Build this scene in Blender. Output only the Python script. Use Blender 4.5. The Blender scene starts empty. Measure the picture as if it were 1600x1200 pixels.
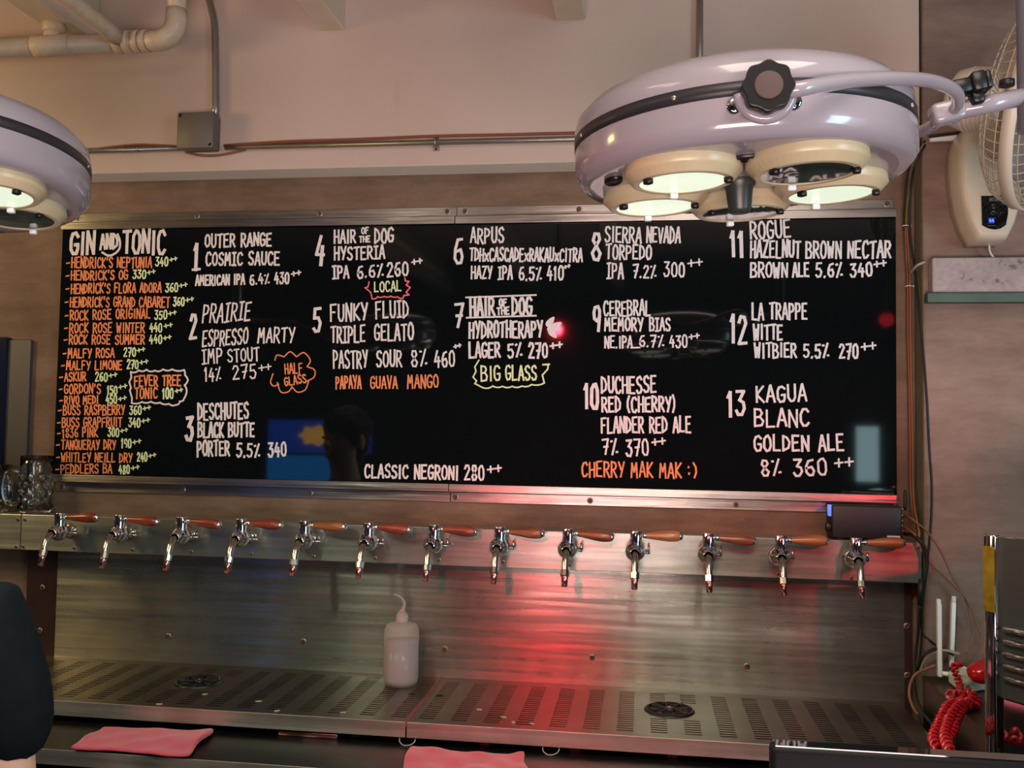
import bpy, bmesh, math, random
from mathutils import Vector, Matrix, Quaternion

random.seed(7)
SC = bpy.context.scene
COL = SC.collection
V = Vector
PI = math.pi

# ------------------------------------------------------------------ camera
F = 1453.0
_y, _p, _r = math.radians(8.07), math.radians(2.795), math.radians(0.93)
CAM = V((0.0, -2.3, 1.6))
FW = V((-math.sin(_y) * math.cos(_p), math.cos(_y) * math.cos(_p), math.sin(_p)))
_r0 = V((math.cos(_y), math.sin(_y), 0))
_u0 = _r0.cross(FW)
RT = math.cos(_r) * _r0 + math.sin(_r) * _u0
UP = -math.sin(_r) * _r0 + math.cos(_r) * _u0
cd = bpy.data.cameras.new('camera')
cam = bpy.data.objects.new('camera', cd)
COL.objects.link(cam)
cam.matrix_world = Matrix(((RT.x, UP.x, -FW.x, CAM.x), (RT.y, UP.y, -FW.y, CAM.y), (RT.z, UP.z, -FW.z, CAM.z), (0, 0, 0, 1)))
cd.sensor_width = 36.0
cd.lens = F / 1600.0 * 36.0
cd.clip_start = 0.02
SC.camera = cam


def at(px, py, x=None, y=None, z=None):
    """The point of the room seen at a pixel of the 1600x1200 photograph, on a plane x, y or z."""
    d = FW + (px - 800) / F * RT - (py - 600) / F * UP
    if x is not None: t = (x - CAM.x) / d.x
    elif y is not None: t = (y - CAM.y) / d.y
    else: t = (z - CAM.z) / d.z
    return CAM + t * d


# ------------------------------------------------------------------ world, exposure, lights
vs = SC.view_settings
SC.display_settings.display_device = 'sRGB'
vs.view_transform = 'Standard'
vs.look = 'None'
vs.gamma = 1.0
vs.use_curve_mapping = False
vs.exposure = -0.12
w = bpy.data.worlds.new('world')
SC.world = w
w.use_nodes = True
w.node_tree.nodes['Background'].inputs[0].default_value = (0.55, 0.5, 0.5, 1)
w.node_tree.nodes['Background'].inputs[1].default_value = 0.02


def lin(c):
    out = []
    for v in c:
        v = v / 255.0
        out.append(v / 12.92 if v <= 0.04045 else ((v + 0.055) / 1.055) ** 2.4)
    return tuple(out)


def light(name, kind, loc, target, power, col, size=0.5, size_y=None, spot=60, blend=0.5, parent=None, radius=0.05):
    ld = bpy.data.lights.new(name, kind)
    ld.energy = power
    ld.color = col
    if kind == 'AREA':
        ld.shape = 'RECTANGLE' if size_y else 'SQUARE'
        ld.size = size
        if size_y: ld.size_y = size_y
    else:
        ld.shadow_soft_size = radius
        if kind == 'SPOT':
            ld.spot_size = math.radians(spot)
            ld.spot_blend = blend
    o = bpy.data.objects.new(name, ld)
    COL.objects.link(o)
    o.location = loc
    d = V(target) - V(loc)
    o.rotation_euler = d.to_track_quat('-Z', 'Y').to_euler()
    if parent: o.parent = parent
    return o


# room lights: ceiling and rear fill lights added without fixtures, the warm lamps at the left, the daylight of the doorway at the right
light('ceiling_fill_light', 'AREA', (-1.02, -2.0, 2.74), (-1.02, -1.5, 0), 5, (1.0, 0.85, 0.74), 0.45, 0.7)  # two added ceiling fills, placed for the bright zones in the steel
light('ceiling_fill_light', 'AREA', (0.30, -2.0, 2.74), (0.30, -1.5, 0), 17, (1.0, 0.87, 0.76), 0.85, 0.7)
light('warm_lamp_light', 'AREA', (-2.5, -0.95, 2.2), (-1.4, 0.0, 1.35), 12, (1.0, 0.70, 0.30), 0.35, 0.35)
light('window_daylight', 'AREA', (3.12, -2.8, 1.5), (0.3, -0.3, 1.3), 95, (0.60, 0.88, 1.0), 1.4, 1.6)
light('rear_fill_light', 'AREA', (0.1, -3.4, 0.85), (0.0, -0.1, 2.3), 75, (1.0, 0.75, 0.71), 1.6, 0.5)  # added low pinkish fill for the beam and the steel, no fixture

# ------------------------------------------------------------------ materials
MATS = {}
LAMP_W, RED_L, RED_R = 8.0, 135, 80     # watts of the lamps built further down


class NT:
    def __init__(s, name):
        s.m = bpy.data.materials.new(name)
        s.m.use_nodes = True
        s.t = s.m.node_tree
        s.b = s.t.nodes['Principled BSDF']

    def n(s, kind, **kw):
        nd = s.t.nodes.new(kind)
        for k, v in kw.items():
            if k in nd.inputs: nd.inputs[k].default_value = v
            else: setattr(nd, k, v)
        return nd

    def l(s, a, b): s.t.links.new(a, b)

    def coords(s, scale=(1, 1, 1), kind='Object'):
        tc = s.n('ShaderNodeTexCoord')
        mp = s.n('ShaderNodeMapping')
        mp.inputs['Scale'].default_value = scale
        s.l(tc.outputs[kind], mp.inputs['Vector'])
        return mp.outputs['Vector']

    def noise(s, vec, scale, detail=4, rough=0.55):
        nz = s.n('ShaderNodeTexNoise')
        nz.inputs['Scale'].default_value = scale
        nz.inputs['Detail'].default_value = detail
        nz.inputs['Roughness'].default_value = rough
        s.l(vec, nz.inputs['Vector'])
        return nz.outputs['Fac']

    def ramp(s, fac, stops):
        r = s.n('ShaderNodeValToRGB')
        e = r.color_ramp.elements
        while len(e) < len(stops): e.new(0.5)
        for i, (p, c) in enumerate(stops):
            e[i].position = p
            e[i].color = (*c, 1) if len(c) == 3 else c
        s.l(fac, r.inputs['Fac'])
        return r.outputs['Color']

    def mix(s, fac, a, b, mode='MIX'):
        m = s.n('ShaderNodeMix', data_type='RGBA', blend_type=mode)
        for sock, v in ((m.inputs[0], fac), (m.inputs[6], a), (m.inputs[7], b)):
            if hasattr(v, 'node'): s.l(v, sock)
            elif isinstance(v, (int, float)): sock.default_value = v
            else: sock.default_value = (*v, 1)
        return m.outputs[2]

    def bump(s, h, strength, dist=0.01, normal=None):
        b = s.n('ShaderNodeBump')
        b.inputs['Strength'].default_value = strength
        b.inputs['Distance'].default_value = dist
        s.l(h, b.inputs['Height'])
        if normal: s.l(normal, b.inputs['Normal'])
        return b.outputs['Normal']


def pm(name, col, rough=0.5, metal=0.0, vary=0.0, vscale=6.0, bump=0.0, bscale=40.0, spec=0.5, coat=0.0, emit=None, estr=0.0, trans=0.0, ior=1.45, sheen=0.0):
    """A plain procedural material: base colour varied by noise, optional bump."""
    if name in MATS: return MATS[name]
    k = NT(name)
    b = k.b
    c = lin(col)
    b.inputs['Base Color'].default_value = (*c, 1)
    b.inputs['Roughness'].default_value = rough
    b.inputs['Metallic'].default_value = metal
    b.inputs['Specular IOR Level'].default_value = spec
    b.inputs['Coat Weight'].default_value = coat
    b.inputs['Transmission Weight'].default_value = trans
    b.inputs['IOR'].default_value = ior
    if sheen: b.inputs['Sheen Weight'].default_value = sheen
    vec = k.coords()
    if vary:
        nz = k.noise(vec, vscale)
        k.l(k.ramp(nz, [(0.3, tuple(x * (1 - vary) for x in c)), (0.7, tuple(min(1, x * (1 + vary)) for x in c))]), b.inputs['Base Color'])
    if bump:
        k.l(k.bump(k.noise(vec, bscale), bump), b.inputs['Normal'])
    if emit:
        b.inputs['Emission Color'].default_value = (*emit, 1)
        b.inputs['Emission Strength'].default_value = estr
    MATS[name] = k.m
    return k.m


def concrete(name, base, dark, light_, bump=0.25, patch=1.0):
    """Stained cement render: large trowel patches, small speckles, a few scratches."""
    k = NT(name)
    vec = k.coords()
    vecs = k.coords((0.6, 0.6, 2.2))
    n1 = k.noise(vec, 2.2 * patch, 6, 0.6)
    n2 = k.noise(vecs, 9 * patch, 8, 0.7)
    n3 = k.noise(vec, 45, 4, 0.7)
    c = k.ramp(n1, [(0.32, lin(dark)), (0.55, lin(base)), (0.75, lin(light_))])
    c = k.mix(0.55, c, k.ramp(n2, [(0.35, (0.35, 0.33, 0.32)), (0.65, (0.78, 0.77, 0.76))]), 'OVERLAY')
    c = k.mix(k.ramp(n3, [(0.60, (0, 0, 0)), (0.72, (0.35, 0.35, 0.35))]), c, lin(light_))
    k.l(c, k.b.inputs['Base Color'])
    k.b.inputs['Roughness'].default_value = 0.72
    k.b.inputs['Specular IOR Level'].default_value = 0.3
    h = k.mix(0.5, n2, n3)
    k.l(k.bump(h, bump, 0.004), k.b.inputs['Normal'])
    MATS[name] = k.m
    return k.m


def brushed(name, col, rough, aniso, wave=0.0, wscale=3.0, rot=0.25, metal=1.0):
    """Brushed sheet steel: anisotropic along u, shallow dents stretched along the sheet, faint stains."""
    k = NT(name)
    b = k.b
    c = lin(col)
    b.inputs['Metallic'].default_value = metal
    b.inputs['Anisotropic'].default_value = aniso
    b.inputs['Anisotropic Rotation'].default_value = rot
    tg = k.n('ShaderNodeTangent', direction_type='UV_MAP')
    k.l(tg.outputs['Tangent'], b.inputs['Tangent'])
    vec = k.coords()
    st = k.coords((0.25, 1.0, 9.0))
    n1 = k.noise(st, 7, 5, 0.6)
    n2 = k.noise(vec, 5, 6, 0.65)
    k.l(k.ramp(n2, [(0.3, tuple(x * 0.74 for x in c)), (0.7, tuple(min(1, x * 1.08) for x in c))]), b.inputs['Base Color'])
    k.l(k.ramp(n1, [(0.25, (rough * 0.78,) * 3), (0.75, (rough * 1.22,) * 3)]), b.inputs['Roughness'])
    if wave:
        wv = k.noise(k.coords((0.35, 1.0, 2.6)), wscale, 1, 0.4)
        wv2 = k.noise(k.coords((1.1, 1.0, 17.0)), wscale * 1.2, 1, 0.4)
        nb = k.bump(wv, wave, 0.02)
        k.l(k.bump(wv2, wave * 1.6, 0.010, nb), b.inputs['Normal'])
    MATS[name] = k.m
    return k.m


def wood(name, a, b_, scale=1.0, rough=0.35):
    k = NT(name)
    vec = k.coords((3.0, 26.0, 26.0))
    n = k.noise(vec, 3.2 * scale, 5, 0.6)
    n2 = k.noise(k.coords((8, 90, 90)), 2.0, 2)
    c = k.ramp(n, [(0.3, lin(a)), (0.68, lin(b_))])
    c = k.mix(0.25, c, k.ramp(n2, [(0.35, (0.2, 0.2, 0.2)), (0.65, (0.8, 0.8, 0.8))]), 'OVERLAY')
    k.l(c, k.b.inputs['Base Color'])
    k.b.inputs['Roughness'].default_value = rough
    k.b.inputs['Coat Weight'].default_value = 0.35
    k.b.inputs['Coat Roughness'].default_value = 0.2
    MATS[name] = k.m
    return k.m


M_WALL = concrete('stained_cement', (106, 86, 70), (86, 69, 56), (128, 107, 90))
M_PIER = concrete('worn_pink_cement', (120, 98, 88), (98, 79, 70), (142, 119, 108), patch=0.7)
M_REVEAL = pm('olive_reveal_paint', (112, 102, 84), 0.7, vary=0.12, vscale=5, bump=0.1)
M_BEAM = NT('pinkish_beam_paint')
_k = M_BEAM
_v = _k.coords()
_n1 = _k.noise(_v, 1.6, 5, 0.6)
_n2 = _k.noise(_k.coords((1, 1, 0.35)), 14, 6, 0.7)
_c = _k.ramp(_n1, [(0.3, lin((176, 154, 144))), (0.7, lin((186, 166, 154)))])
_c = _k.mix(_k.ramp(_n2, [(0.62, (0, 0, 0)), (0.8, (0.3, 0.3, 0.3))]), _c, lin((140, 112, 96)))
_k.l(_c, _k.b.inputs['Base Color'])
_k.b.inputs['Roughness'].default_value = 0.65
_k.l(_k.bump(_n2, 0.12, 0.004), _k.b.inputs['Normal'])
M_BEAM = M_BEAM.m
M_CREAM = pm('cream_gloss_paint', (196, 182, 160), 0.45, vary=0.07, vscale=12, bump=0.12, bscale=25)
M_PIPE = pm('cream_painted_pipe', (196, 176, 150), 0.38, vary=0.12, vscale=22, bump=0.25, bscale=60)
M_CEIL = pm('ceiling_paint', (170, 155, 145), 0.8, vary=0.05)
M_FLOOR = pm('dark_floor_tile', (52, 48, 46), 0.5, vary=0.15, vscale=3)
M_ROOM = pm('dark_room_paint', (62, 62, 64), 0.85, vary=0.2, vscale=1.5)
M_ZINC = pm('galvanised_conduit', (150, 146, 138), 0.38, 0.85, vary=0.08, vscale=30)
M_BOXGREY = pm('grey_box_paint', (112, 106, 98), 0.6, 0.3, vary=0.06, vscale=20)
M_BOARD = pm('glossy_black_acrylic', (11, 14, 15), 0.035, spec=0.5)
M_STRIP = brushed('brushed_angle_strip', (172, 166, 160), 0.32, 0.7, 0.12, 5.0)
M_RAIL = brushed('brushed_rail_plate', (158, 162, 154), 0.32, 0.75, 0.06, 3.0, metal=0.82)
M_SPLASH = brushed('brushed_backsplash', (158, 158, 150), 0.29, 0.90, 0.22, 2.2, metal=0.88)
M_TRAY = brushed('worn_tray_steel', (142, 134, 124), 0.34, 0.5, 0.05, 4.0)
M_FASCIA = brushed('tray_fascia_steel', (205, 202, 194), 0.48, 0.0, 0.04, 4.0)
M_BENCH = brushed('dark_bench_steel', (92, 92, 92), 0.34, 0.3, 0.06, 3.0)
M_PLATFORM = brushed('grey_platform_steel', (112, 104, 96), 0.42, 0.2, 0.05, 3.0)
M_PANDARK = pm('dark_pan_steel', (26, 24, 22), 0.5, 0.6)
M_CHROME = pm('polished_chrome', (214, 214, 216), 0.07, 1.0)
M_WORNCHROME = pm('tarnished_chrome', (176, 170, 160), 0.17, 1.0, vary=0.15, vscale=40)
M_BOLT = pm('rusty_bolt_steel', (92, 70, 58), 0.5, 0.7, vary=0.3, vscale=200)
M_WASHER = pm('grey_washer_steel', (158, 150, 140), 0.4, 0.9)
M_DARK = pm('dark_gap_paint', (14, 13, 13), 0.8)
M_FLANGE = pm('brown_flange_steel', (70, 48, 44), 0.4, 0.5, vary=0.15, vscale=8)
M_WHITE = pm('white_marker_paint', (212, 205, 203), 0.7, vary=0.10, vscale=160)
M_ORANGE = pm('orange_marker_paint', (222, 132, 84), 0.7, vary=0.16, vscale=160)
M_LIME = pm('pale_green_marker_paint', (206, 222, 172), 0.7, vary=0.10, vscale=160)
M_PINKP = pm('pink_marker_paint', (232, 106, 112), 0.7)
M_LAMPW = pm('white_lamp_enamel', (146, 140, 147), 0.16, coat=0.5, spec=0.5)
M_BAND = pm('charcoal_lamp_band', (40, 38, 42), 0.4)
M_RING = pm('cream_reflector_plastic', (184, 171, 138), 0.3, vary=0.05, vscale=30)
M_LENSOFF = pm('dark_lens_glass', (66, 78, 70), 0.06, 0.0, spec=0.8, coat=1.0, vary=0.3, vscale=40)
M_LENSON = pm('lit_lens_glass', (110, 120, 100), 0.2, emit=(0.90, 1.0, 0.78), estr=0.92)
M_BLACK = pm('black_plastic', (17, 17, 18), 0.38)
M_BLACKM = pm('matt_black_plastic', (26, 26, 30), 0.5, vary=0.08)
M_RUBBER = pm('black_cable_rubber', (12, 12, 12), 0.55)
M_REDCABLE = pm('red_brown_cable', (120, 62, 40), 0.5)
M_BROWNCABLE = pm('brown_cable', (122, 84, 58), 0.5)
M_YELLOWCABLE = pm('olive_cable', (120, 104, 52), 0.5)
M_GREYCABLE = pm('grey_cable', (150, 144, 134), 0.5)
M_CREAMPL = pm('cream_plastic', (200, 187, 166), 0.32, coat=0.3)
M_FANCREAM = pm('aged_fan_plastic', (204, 192, 176), 0.4, vary=0.04)
M_FANWIRE = pm('cream_fan_wire', (176, 160, 140), 0.4)
M_WHITEPL = pm('white_plastic', (226, 226, 226), 0.35)
M_GLASSBLK = pm('black_control_glass', (8, 9, 11), 0.06)
M_BLUELED = pm('blue_digits', (60, 90, 255), 0.5, emit=(0.08, 0.16, 1.0), estr=2.5)
M_BLUEPAD = pm('blue_pad_glow', (10, 24, 130), 0.5, emit=(0.01, 0.03, 0.35), estr=0.7)
M_PRINT = pm('grey_print', (120, 122, 126), 0.6)
M_STONE = NT('chipped_stone_ledge')
_k = M_STONE
_v = _k.coords((1, 1, 1.4))
_n1 = _k.noise(_v, 16, 8, 0.65)
_n2 = _k.noise(_v, 70, 4, 0.7)
_c = _k.ramp(_n1, [(0.36, lin((104, 84, 84))), (0.41, lin((150, 134, 132))), (0.7, lin((164, 149, 147)))])
_k.l(_k.mix(0.4, _c, _k.ramp(_n2, [(0.3, (0.3,) * 3), (0.7, (0.7,) * 3)]), 'OVERLAY'), _k.b.inputs['Base Color'])
_k.b.inputs['Roughness'].default_value = 0.7
_k.l(_k.bump(_n1, 0.3, 0.005), _k.b.inputs['Normal'])
M_STONE = M_STONE.m
M_GREENP = pm('green_underside_paint', (72, 92, 80), 0.6, vary=0.18, vscale=14)
M_CLOTH = NT('pink_microfibre')
_k = M_CLOTH
_v = _k.coords()
_n = _k.noise(_v, 240, 3, 0.7)
_n2 = _k.noise(_v, 14, 4)
_c = _k.ramp(_n2, [(0.3, lin((174, 48, 76))), (0.7, lin((194, 64, 90)))])
_k.l(_c, _k.b.inputs['Base Color'])
_k.b.inputs['Roughness'].default_value = 0.95
_k.b.inputs['Sheen Weight'].default_value = 0.4
_k.l(_k.bump(_n, 0.5, 0.002), _k.b.inputs['Normal'])
M_CLOTH = M_CLOTH.m
M_RED = pm('glossy_red_plastic', (176, 16, 26), 0.12, coat=0.6)
M_REDCORD = pm('red_cord_plastic', (168, 20, 28), 0.18)
M_BOTTLE = NT('frosted_squeeze_plastic')
_k = M_BOTTLE
_k.b.inputs['Base Color'].default_value = (*lin((222, 212, 208)), 1)
_k.b.inputs['Roughness'].default_value = 0.35
_k.b.inputs['Transmission Weight'].default_value = 0.0
_tr = _k.n('ShaderNodeBsdfTranslucent')
_tr.inputs['Color'].default_value = (*lin((226, 214, 210)), 1)
_tp = _k.n('ShaderNodeBsdfTransparent')
_mx = _k.n('ShaderNodeMixShader')
_mx.inputs[0].default_value = 0.5
_k.l(_k.b.outputs[0], _mx.inputs[1])
_k.l(_tr.outputs[0], _mx.inputs[2])
_mx2 = _k.n('ShaderNodeMixShader')
_mx2.inputs[0].default_value = 0.60
_k.l(_mx.outputs[0], _mx2.inputs[1])
_k.l(_tp.outputs[0], _mx2.inputs[2])
_k.l(_mx2.outputs[0], _k.t.nodes['Material Output'].inputs['Surface'])
M_BOTTLE = M_BOTTLE.m
M_LIQUID = NT('cloudy_rinse_water')
_k = M_LIQUID
_k.b.inputs['Base Color'].default_value = (*lin((150, 148, 156)), 1)
_k.b.inputs['Roughness'].default_value = 0.2
_tp = _k.n('ShaderNodeBsdfTransparent')
_mx = _k.n('ShaderNodeMixShader')
_mx.inputs[0].default_value = 0.45
_k.l(_k.b.outputs[0], _mx.inputs[1])
_k.l(_tp.outputs[0], _mx.inputs[2])
_k.l(_mx.outputs[0], _k.t.nodes['Material Output'].inputs['Surface'])
M_LIQUID = M_LIQUID.m
M_GLASS = pm('clear_mug_glass', (245, 248, 246), 0.02, trans=1.0, ior=1.48)
M_TEE = pm('black_cotton_shirt', (12, 18, 23), 0.95, vary=0.15, vscale=30, bump=0.9, bscale=9, spec=0.15)
M_JEANS = pm('dark_trousers', (24, 26, 32), 0.9, vary=0.1)
M_SKIN = pm('skin', (206, 160, 136), 0.5, vary=0.04)
M_HAIR = pm('dark_hair', (20, 16, 14), 0.75, spec=0.2, bump=0.6, bscale=120)
M_EYE = pm('dark_eye', (20, 16, 14), 0.2)
M_LIP = pm('lip_skin', (160, 96, 88), 0.5)
M_CABINET = pm('grey_cabinet_side', (70, 66, 64), 0.5, vary=0.06)
M_SCREENOFF = pm('dark_blue_glass', (18, 24, 42), 0.12)
M_MIRRORBLK = pm('worn_dark_panel', (52, 50, 47), 0.32, vary=0.1, vscale=8)
M_GOLD = pm('yellow_sticker_foil', (142, 112, 34), 0.3, 0.4, vary=0.3, vscale=50)
M_SCRAP = pm('pale_peel_scrap', (168, 156, 134), 0.7)
M_TVBLUE = pm('blue_screen_glow', (10, 30, 90), 0.3, emit=(0.02, 0.10, 0.62), estr=2.8)
M_TVCYAN = pm('cyan_screen_glow', (10, 60, 120), 0.3, emit=(0.02, 0.26, 0.75), estr=3.2)
M_TVWARM = pm('warm_screen_glow', (200, 120, 40), 0.3, emit=(1.0, 0.55, 0.12), estr=4)
M_DOORLIT = pm('lit_doorway_glass', (200, 230, 235), 0.3, emit=(0.55, 0.85, 0.9), estr=7)
M_REDLIT = pm('red_lamp_lens', (255, 40, 40), 0.3, emit=(1.0, 0.03, 0.03), estr=4.0)

HANDLE_WOODS = [wood('red_brown_handle_wood', (92, 32, 18), (132, 56, 36)), wood('orange_brown_handle_wood', (116, 62, 34), (150, 88, 52)),
                wood('striped_handle_wood', (76, 34, 18), (146, 84, 50), 1.4), wood('pale_handle_wood', (138, 88, 56), (166, 112, 74)),
                wood('golden_handle_wood', (126, 78, 42), (160, 106, 62), 1.2), wood('deep_red_handle_wood', (88, 28, 14), (132, 46, 26))]


# ------------------------------------------------------------------ mesh helpers
class MB:
    """Collects shapes and links them as ONE mesh object."""

    def __init__(s):
        s.bm = bmesh.new()
        s.mi = 0

    def _f(s, vs_, smooth=False):
        try:
            f = s.bm.faces.new(vs_)
            f.material_index = s.mi
            f.smooth = smooth
            return f
        except ValueError:
            return None

    def box(s, a, b, M=None):
        x0, y0, z0 = a
        x1, y1, z1 = b
        P = [(x0, y0, z0), (x1, y0, z0), (x1, y1, z0), (x0, y1, z0), (x0, y0, z1), (x1, y0, z1), (x1, y1, z1), (x0, y1, z1)]
        vs_ = [s.bm.verts.new(M @ V(p) if M else p) for p in P]
        for q in ((3, 2, 1, 0), (4, 5, 6, 7), (0, 1, 5, 4), (1, 2, 6, 5), (2, 3, 7, 6), (3, 0, 4, 7)):
            s._f([vs_[i] for i in q])
        return s

    def rbox(s, a, b, r=0.003, seg=2, M=None):
        """A box with rounded edges."""
        t = MB()
        t.box(a, b)
        bmesh.ops.bevel(t.bm, geom=t.bm.edges[:] + t.bm.verts[:], offset=r, segments=seg, affect='EDGES', profile=0.5)
        s.merge(t, M, True)
        return s

    def merge(s, t, M=None, smooth=None):
        mp = {}
        for v in t.bm.verts: mp[v] = s.bm.verts.new(M @ v.co if M else v.co)
        for f in t.bm.faces:
            g = s._f([mp[v] for v in f.verts], f.smooth if smooth is None else smooth)
            if g and smooth is None: g.material_index = f.material_index
        t.bm.free()

    def ring(s, c, n1, n2, r, seg, r2=None):
        return [s.bm.verts.new(c + n1 * (r * math.cos(2 * PI * i / seg)) + n2 * ((r2 or r) * math.sin(2 * PI * i / seg))) for i in range(seg)]

    def tube(s, pts, r, seg=10, caps=True, smooth=True, closed=False):
        pts = [V(p) for p in pts]
        n = len(pts)
        rr = r if isinstance(r, (list, tuple)) else [r] * n
        d0 = (pts[1] - pts[0]).normalized()
        ref = V((0, 0, 1)) if abs(d0.z) < 0.9 else V((1, 0, 0))
        n1 = d0.cross(ref).normalized()
        rings = []
        for i in range(n):
            if closed: d = (pts[(i + 1) % n] - pts[i - 1]).normalized()
            elif i == 0: d = d0
            elif i == n - 1: d = (pts[-1] - pts[-2]).normalized()
            else: d = (pts[i + 1] - pts[i - 1]).normalized()
            n1 = (n1 - d * n1.dot(d))
            n1 = n1.normalized() if n1.length > 1e-6 else d.orthogonal().normalized()
            n2 = d.cross(n1)
            rings.append(s.ring(pts[i], n1, n2, rr[i], seg))
        m = n if closed else n - 1
        for i in range(m):
            A, B = rings[i], rings[(i + 1) % n]
            for j in range(seg):
                k = (j + 1) % seg
                s._f((A[j], A[k], B[k], B[j]), smooth)
        if caps and not closed:
            s._f(list(reversed(rings[0])))
            s._f(rings[-1])
        return s

    def lathe(s, prof, seg=24, M=None, smooth=True, sharp=()):
        """prof: (radius, height) pairs revolved around local Z."""
        rings = []
        for (r, z) in prof:
            if r < 1e-6:
                p = V((0, 0, z))
                rings.append([s.bm.verts.new(M @ p if M else p)])
            else:
                rg = []
                for i in range(seg):
                    p = V((r * math.cos(2 * PI * i / seg), r * math.sin(2 * PI * i / seg), z))
                    rg.append(s.bm.verts.new(M @ p if M else p))
                rings.append(rg)
        for a in range(len(rings) - 1):
            A, B = rings[a], rings[a + 1]
            sm = smooth and a not in sharp
            for j in range(seg):
                k = (j + 1) % seg
                if len(A) == 1 and len(B) == 1: continue
                if len(A) == 1: s._f((A[0], B[k], B[j]), sm)
                elif len(B) == 1: s._f((A[j], A[k], B[0]), sm)
                else: s._f((A[j], A[k], B[k], B[j]), sm)
        return s

    def prism(s, poly, h0, h1, M=None, smooth=False):
        """poly: 2D outline in local XY, extruded from z=h0 to z=h1."""
        A = [s.bm.verts.new(M @ V((x, y, h0)) if M else (x, y, h0)) for x, y in poly]
        B = [s.bm.verts.new(M @ V((x, y, h1)) if M else (x, y, h1)) for x, y in poly]
        s._f(list(reversed(A)))
        s._f(B)
        n = len(poly)
        for i in range(n): s._f((A[i], A[(i + 1) % n], B[(i + 1) % n], B[i]), smooth)
        return s

    def ball(s, c, r, seg=16, rings=10, scale=(1, 1, 1), M=None):
        pr = [(math.sin(PI * i / rings) * r, -math.cos(PI * i / rings) * r) for i in range(rings + 1)]
        pr[0] = (0, -r)
        pr[-1] = (0, r)
        T = Matrix.Translation(V(c)) @ Matrix.Diagonal((*scale, 1))
        return s.lathe(pr, seg, (M @ T) if M else T)

    def build(s, name, mats, parent=None, loc=None, rot=None, bevel=0.0, weld=False):
        bm = s.bm
        if weld: bmesh.ops.remove_doubles(bm, verts=bm.verts, dist=1e-5)
        bmesh.ops.recalc_face_normals(bm, faces=bm.faces)
        uv = bm.loops.layers.uv.new('UVMap')
        for f in bm.faces:
            n = f.normal
            ax = max(range(3), key=lambda i: abs(n[i]))
            for lp in f.loops:
                c = lp.vert.co
                lp[uv].uv = (c.x, c.y) if ax == 2 else ((c.x, c.z) if ax == 1 else (c.y, c.z))
        me = bpy.data.meshes.new(name)
        bm.to_mesh(me)
        bm.free()
        for m in (mats if isinstance(mats, (list, tuple)) else [mats]): me.materials.append(m)
        o = bpy.data.objects.new(name, me)
        COL.objects.link(o)
        if parent: o.parent = parent
        if loc is not None: o.location = loc
        if rot is not None: o.rotation_euler = rot
        if bevel:
            md = o.modifiers.new('bevel', 'BEVEL')
            md.width = bevel
            md.segments = 2
            md.limit_method = 'ANGLE'
        return o


def tag(o, label, cat, group=None, kind=None):
    o['label'] = label
    o['category'] = cat
    if group: o['group'] = group
    if kind: o['kind'] = kind
    return o


def thing(name, label, cat, loc=(0, 0, 0), rot=None, group=None):
    o = bpy.data.objects.new(name, None)
    o.empty_display_size = 0.05
    COL.objects.link(o)
    o.location = loc
    if rot is not None:
        if isinstance(rot, Quaternion):
            o.rotation_mode = 'QUATERNION'
            o.rotation_quaternion = rot
        else: o.rotation_euler = rot
    return tag(o, label, cat, group)


def struct(name, mb, m, bevel=0.0):
    o = mb.build(name, m, bevel=bevel)
    o['kind'] = 'structure'
    return o


def dup(root, loc, label=None):
    """A copy of a thing with copies of its parts and their sub-parts."""
    r = root.copy()
    COL.objects.link(r)
    r.location = loc
    if label: r['label'] = label
    for ch in list(root.children):
        c = ch.copy()
        COL.objects.link(c)
        c.parent = r
        for g in list(ch.children):
            d = g.copy()
            COL.objects.link(d)
            d.parent = c
    return r


def axis(c, d, up=None):
    """A frame at c whose local Z points along d."""
    q = V(d).normalized().to_track_quat('Z', 'Y')
    return Matrix.Translation(V(c)) @ q.to_matrix().to_4x4()


def spline(pts, n=8):
    pts = [V(p) for p in pts]
    P = [pts[0] * 2 - pts[1]] + pts + [pts[-1] * 2 - pts[-2]]
    out = []
    for i in range(1, len(P) - 2):
        a, b, c, d = P[i - 1], P[i], P[i + 1], P[i + 2]
        for k in range(n):
            t = k / n
            out.append(0.5 * ((2 * b) + (c - a) * t + (2 * a - 5 * b + 4 * c - d) * t * t + (3 * b - a - 3 * c + d) * t ** 3))
    out.append(pts[-1])
    return out


def bolt(mb, c, r, d=(0, -1, 0), h=0.004):
    """A washer and a dome head."""
    M = axis(c, d)
    mb.mi = 1
    mb.lathe([(0, 0), (r * 1.45, 0), (r * 1.45, h * 0.3), (r, h * 0.35)], 14, M)
    mb.mi = 0
    mb.lathe([(r, h * 0.3), (r * 0.95, h * 0.8), (r * 0.5, h), (r * 0.42, h * 0.6), (0, h * 0.6)], 14, M)


#@@SETTING
# ------------------------------------------------------------------ the setting
XL, XR, YF, ZC = -3.2, 3.2, -7.0, 2.8
PX = 0.632                                    # left face of the wall pier at the right
BZ = 2.247                                    # underside of the bulkhead beam
struct('wall_back', MB().box((XL, 0, 0), (XR, 0.12, ZC)), M_WALL)
mb = MB()
mb.box((PX, -0.07, 0), (XR, -0.001, ZC))
for f in mb.bm.faces:
    if f.normal.x < -0.9 or (f.calc_center_median().x < PX + 1e-4): f.material_index = 1
struct('pillar_right', mb, [M_PIER, M_REVEAL], bevel=0.006)
mb = MB().box((XL, -0.09, BZ), (0.622, -0.0005, ZC))
for f in mb.bm.faces:
    if abs(f.calc_center_median().z - BZ) < 1e-4: f.material_index = 1
struct('beam_back', mb, [M_BEAM, pm('lamplit_underside_paint', (226, 224, 208), 0.5, vary=0.05)], bevel=0.004)  # underside painted lighter for the lamp light from below
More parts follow.
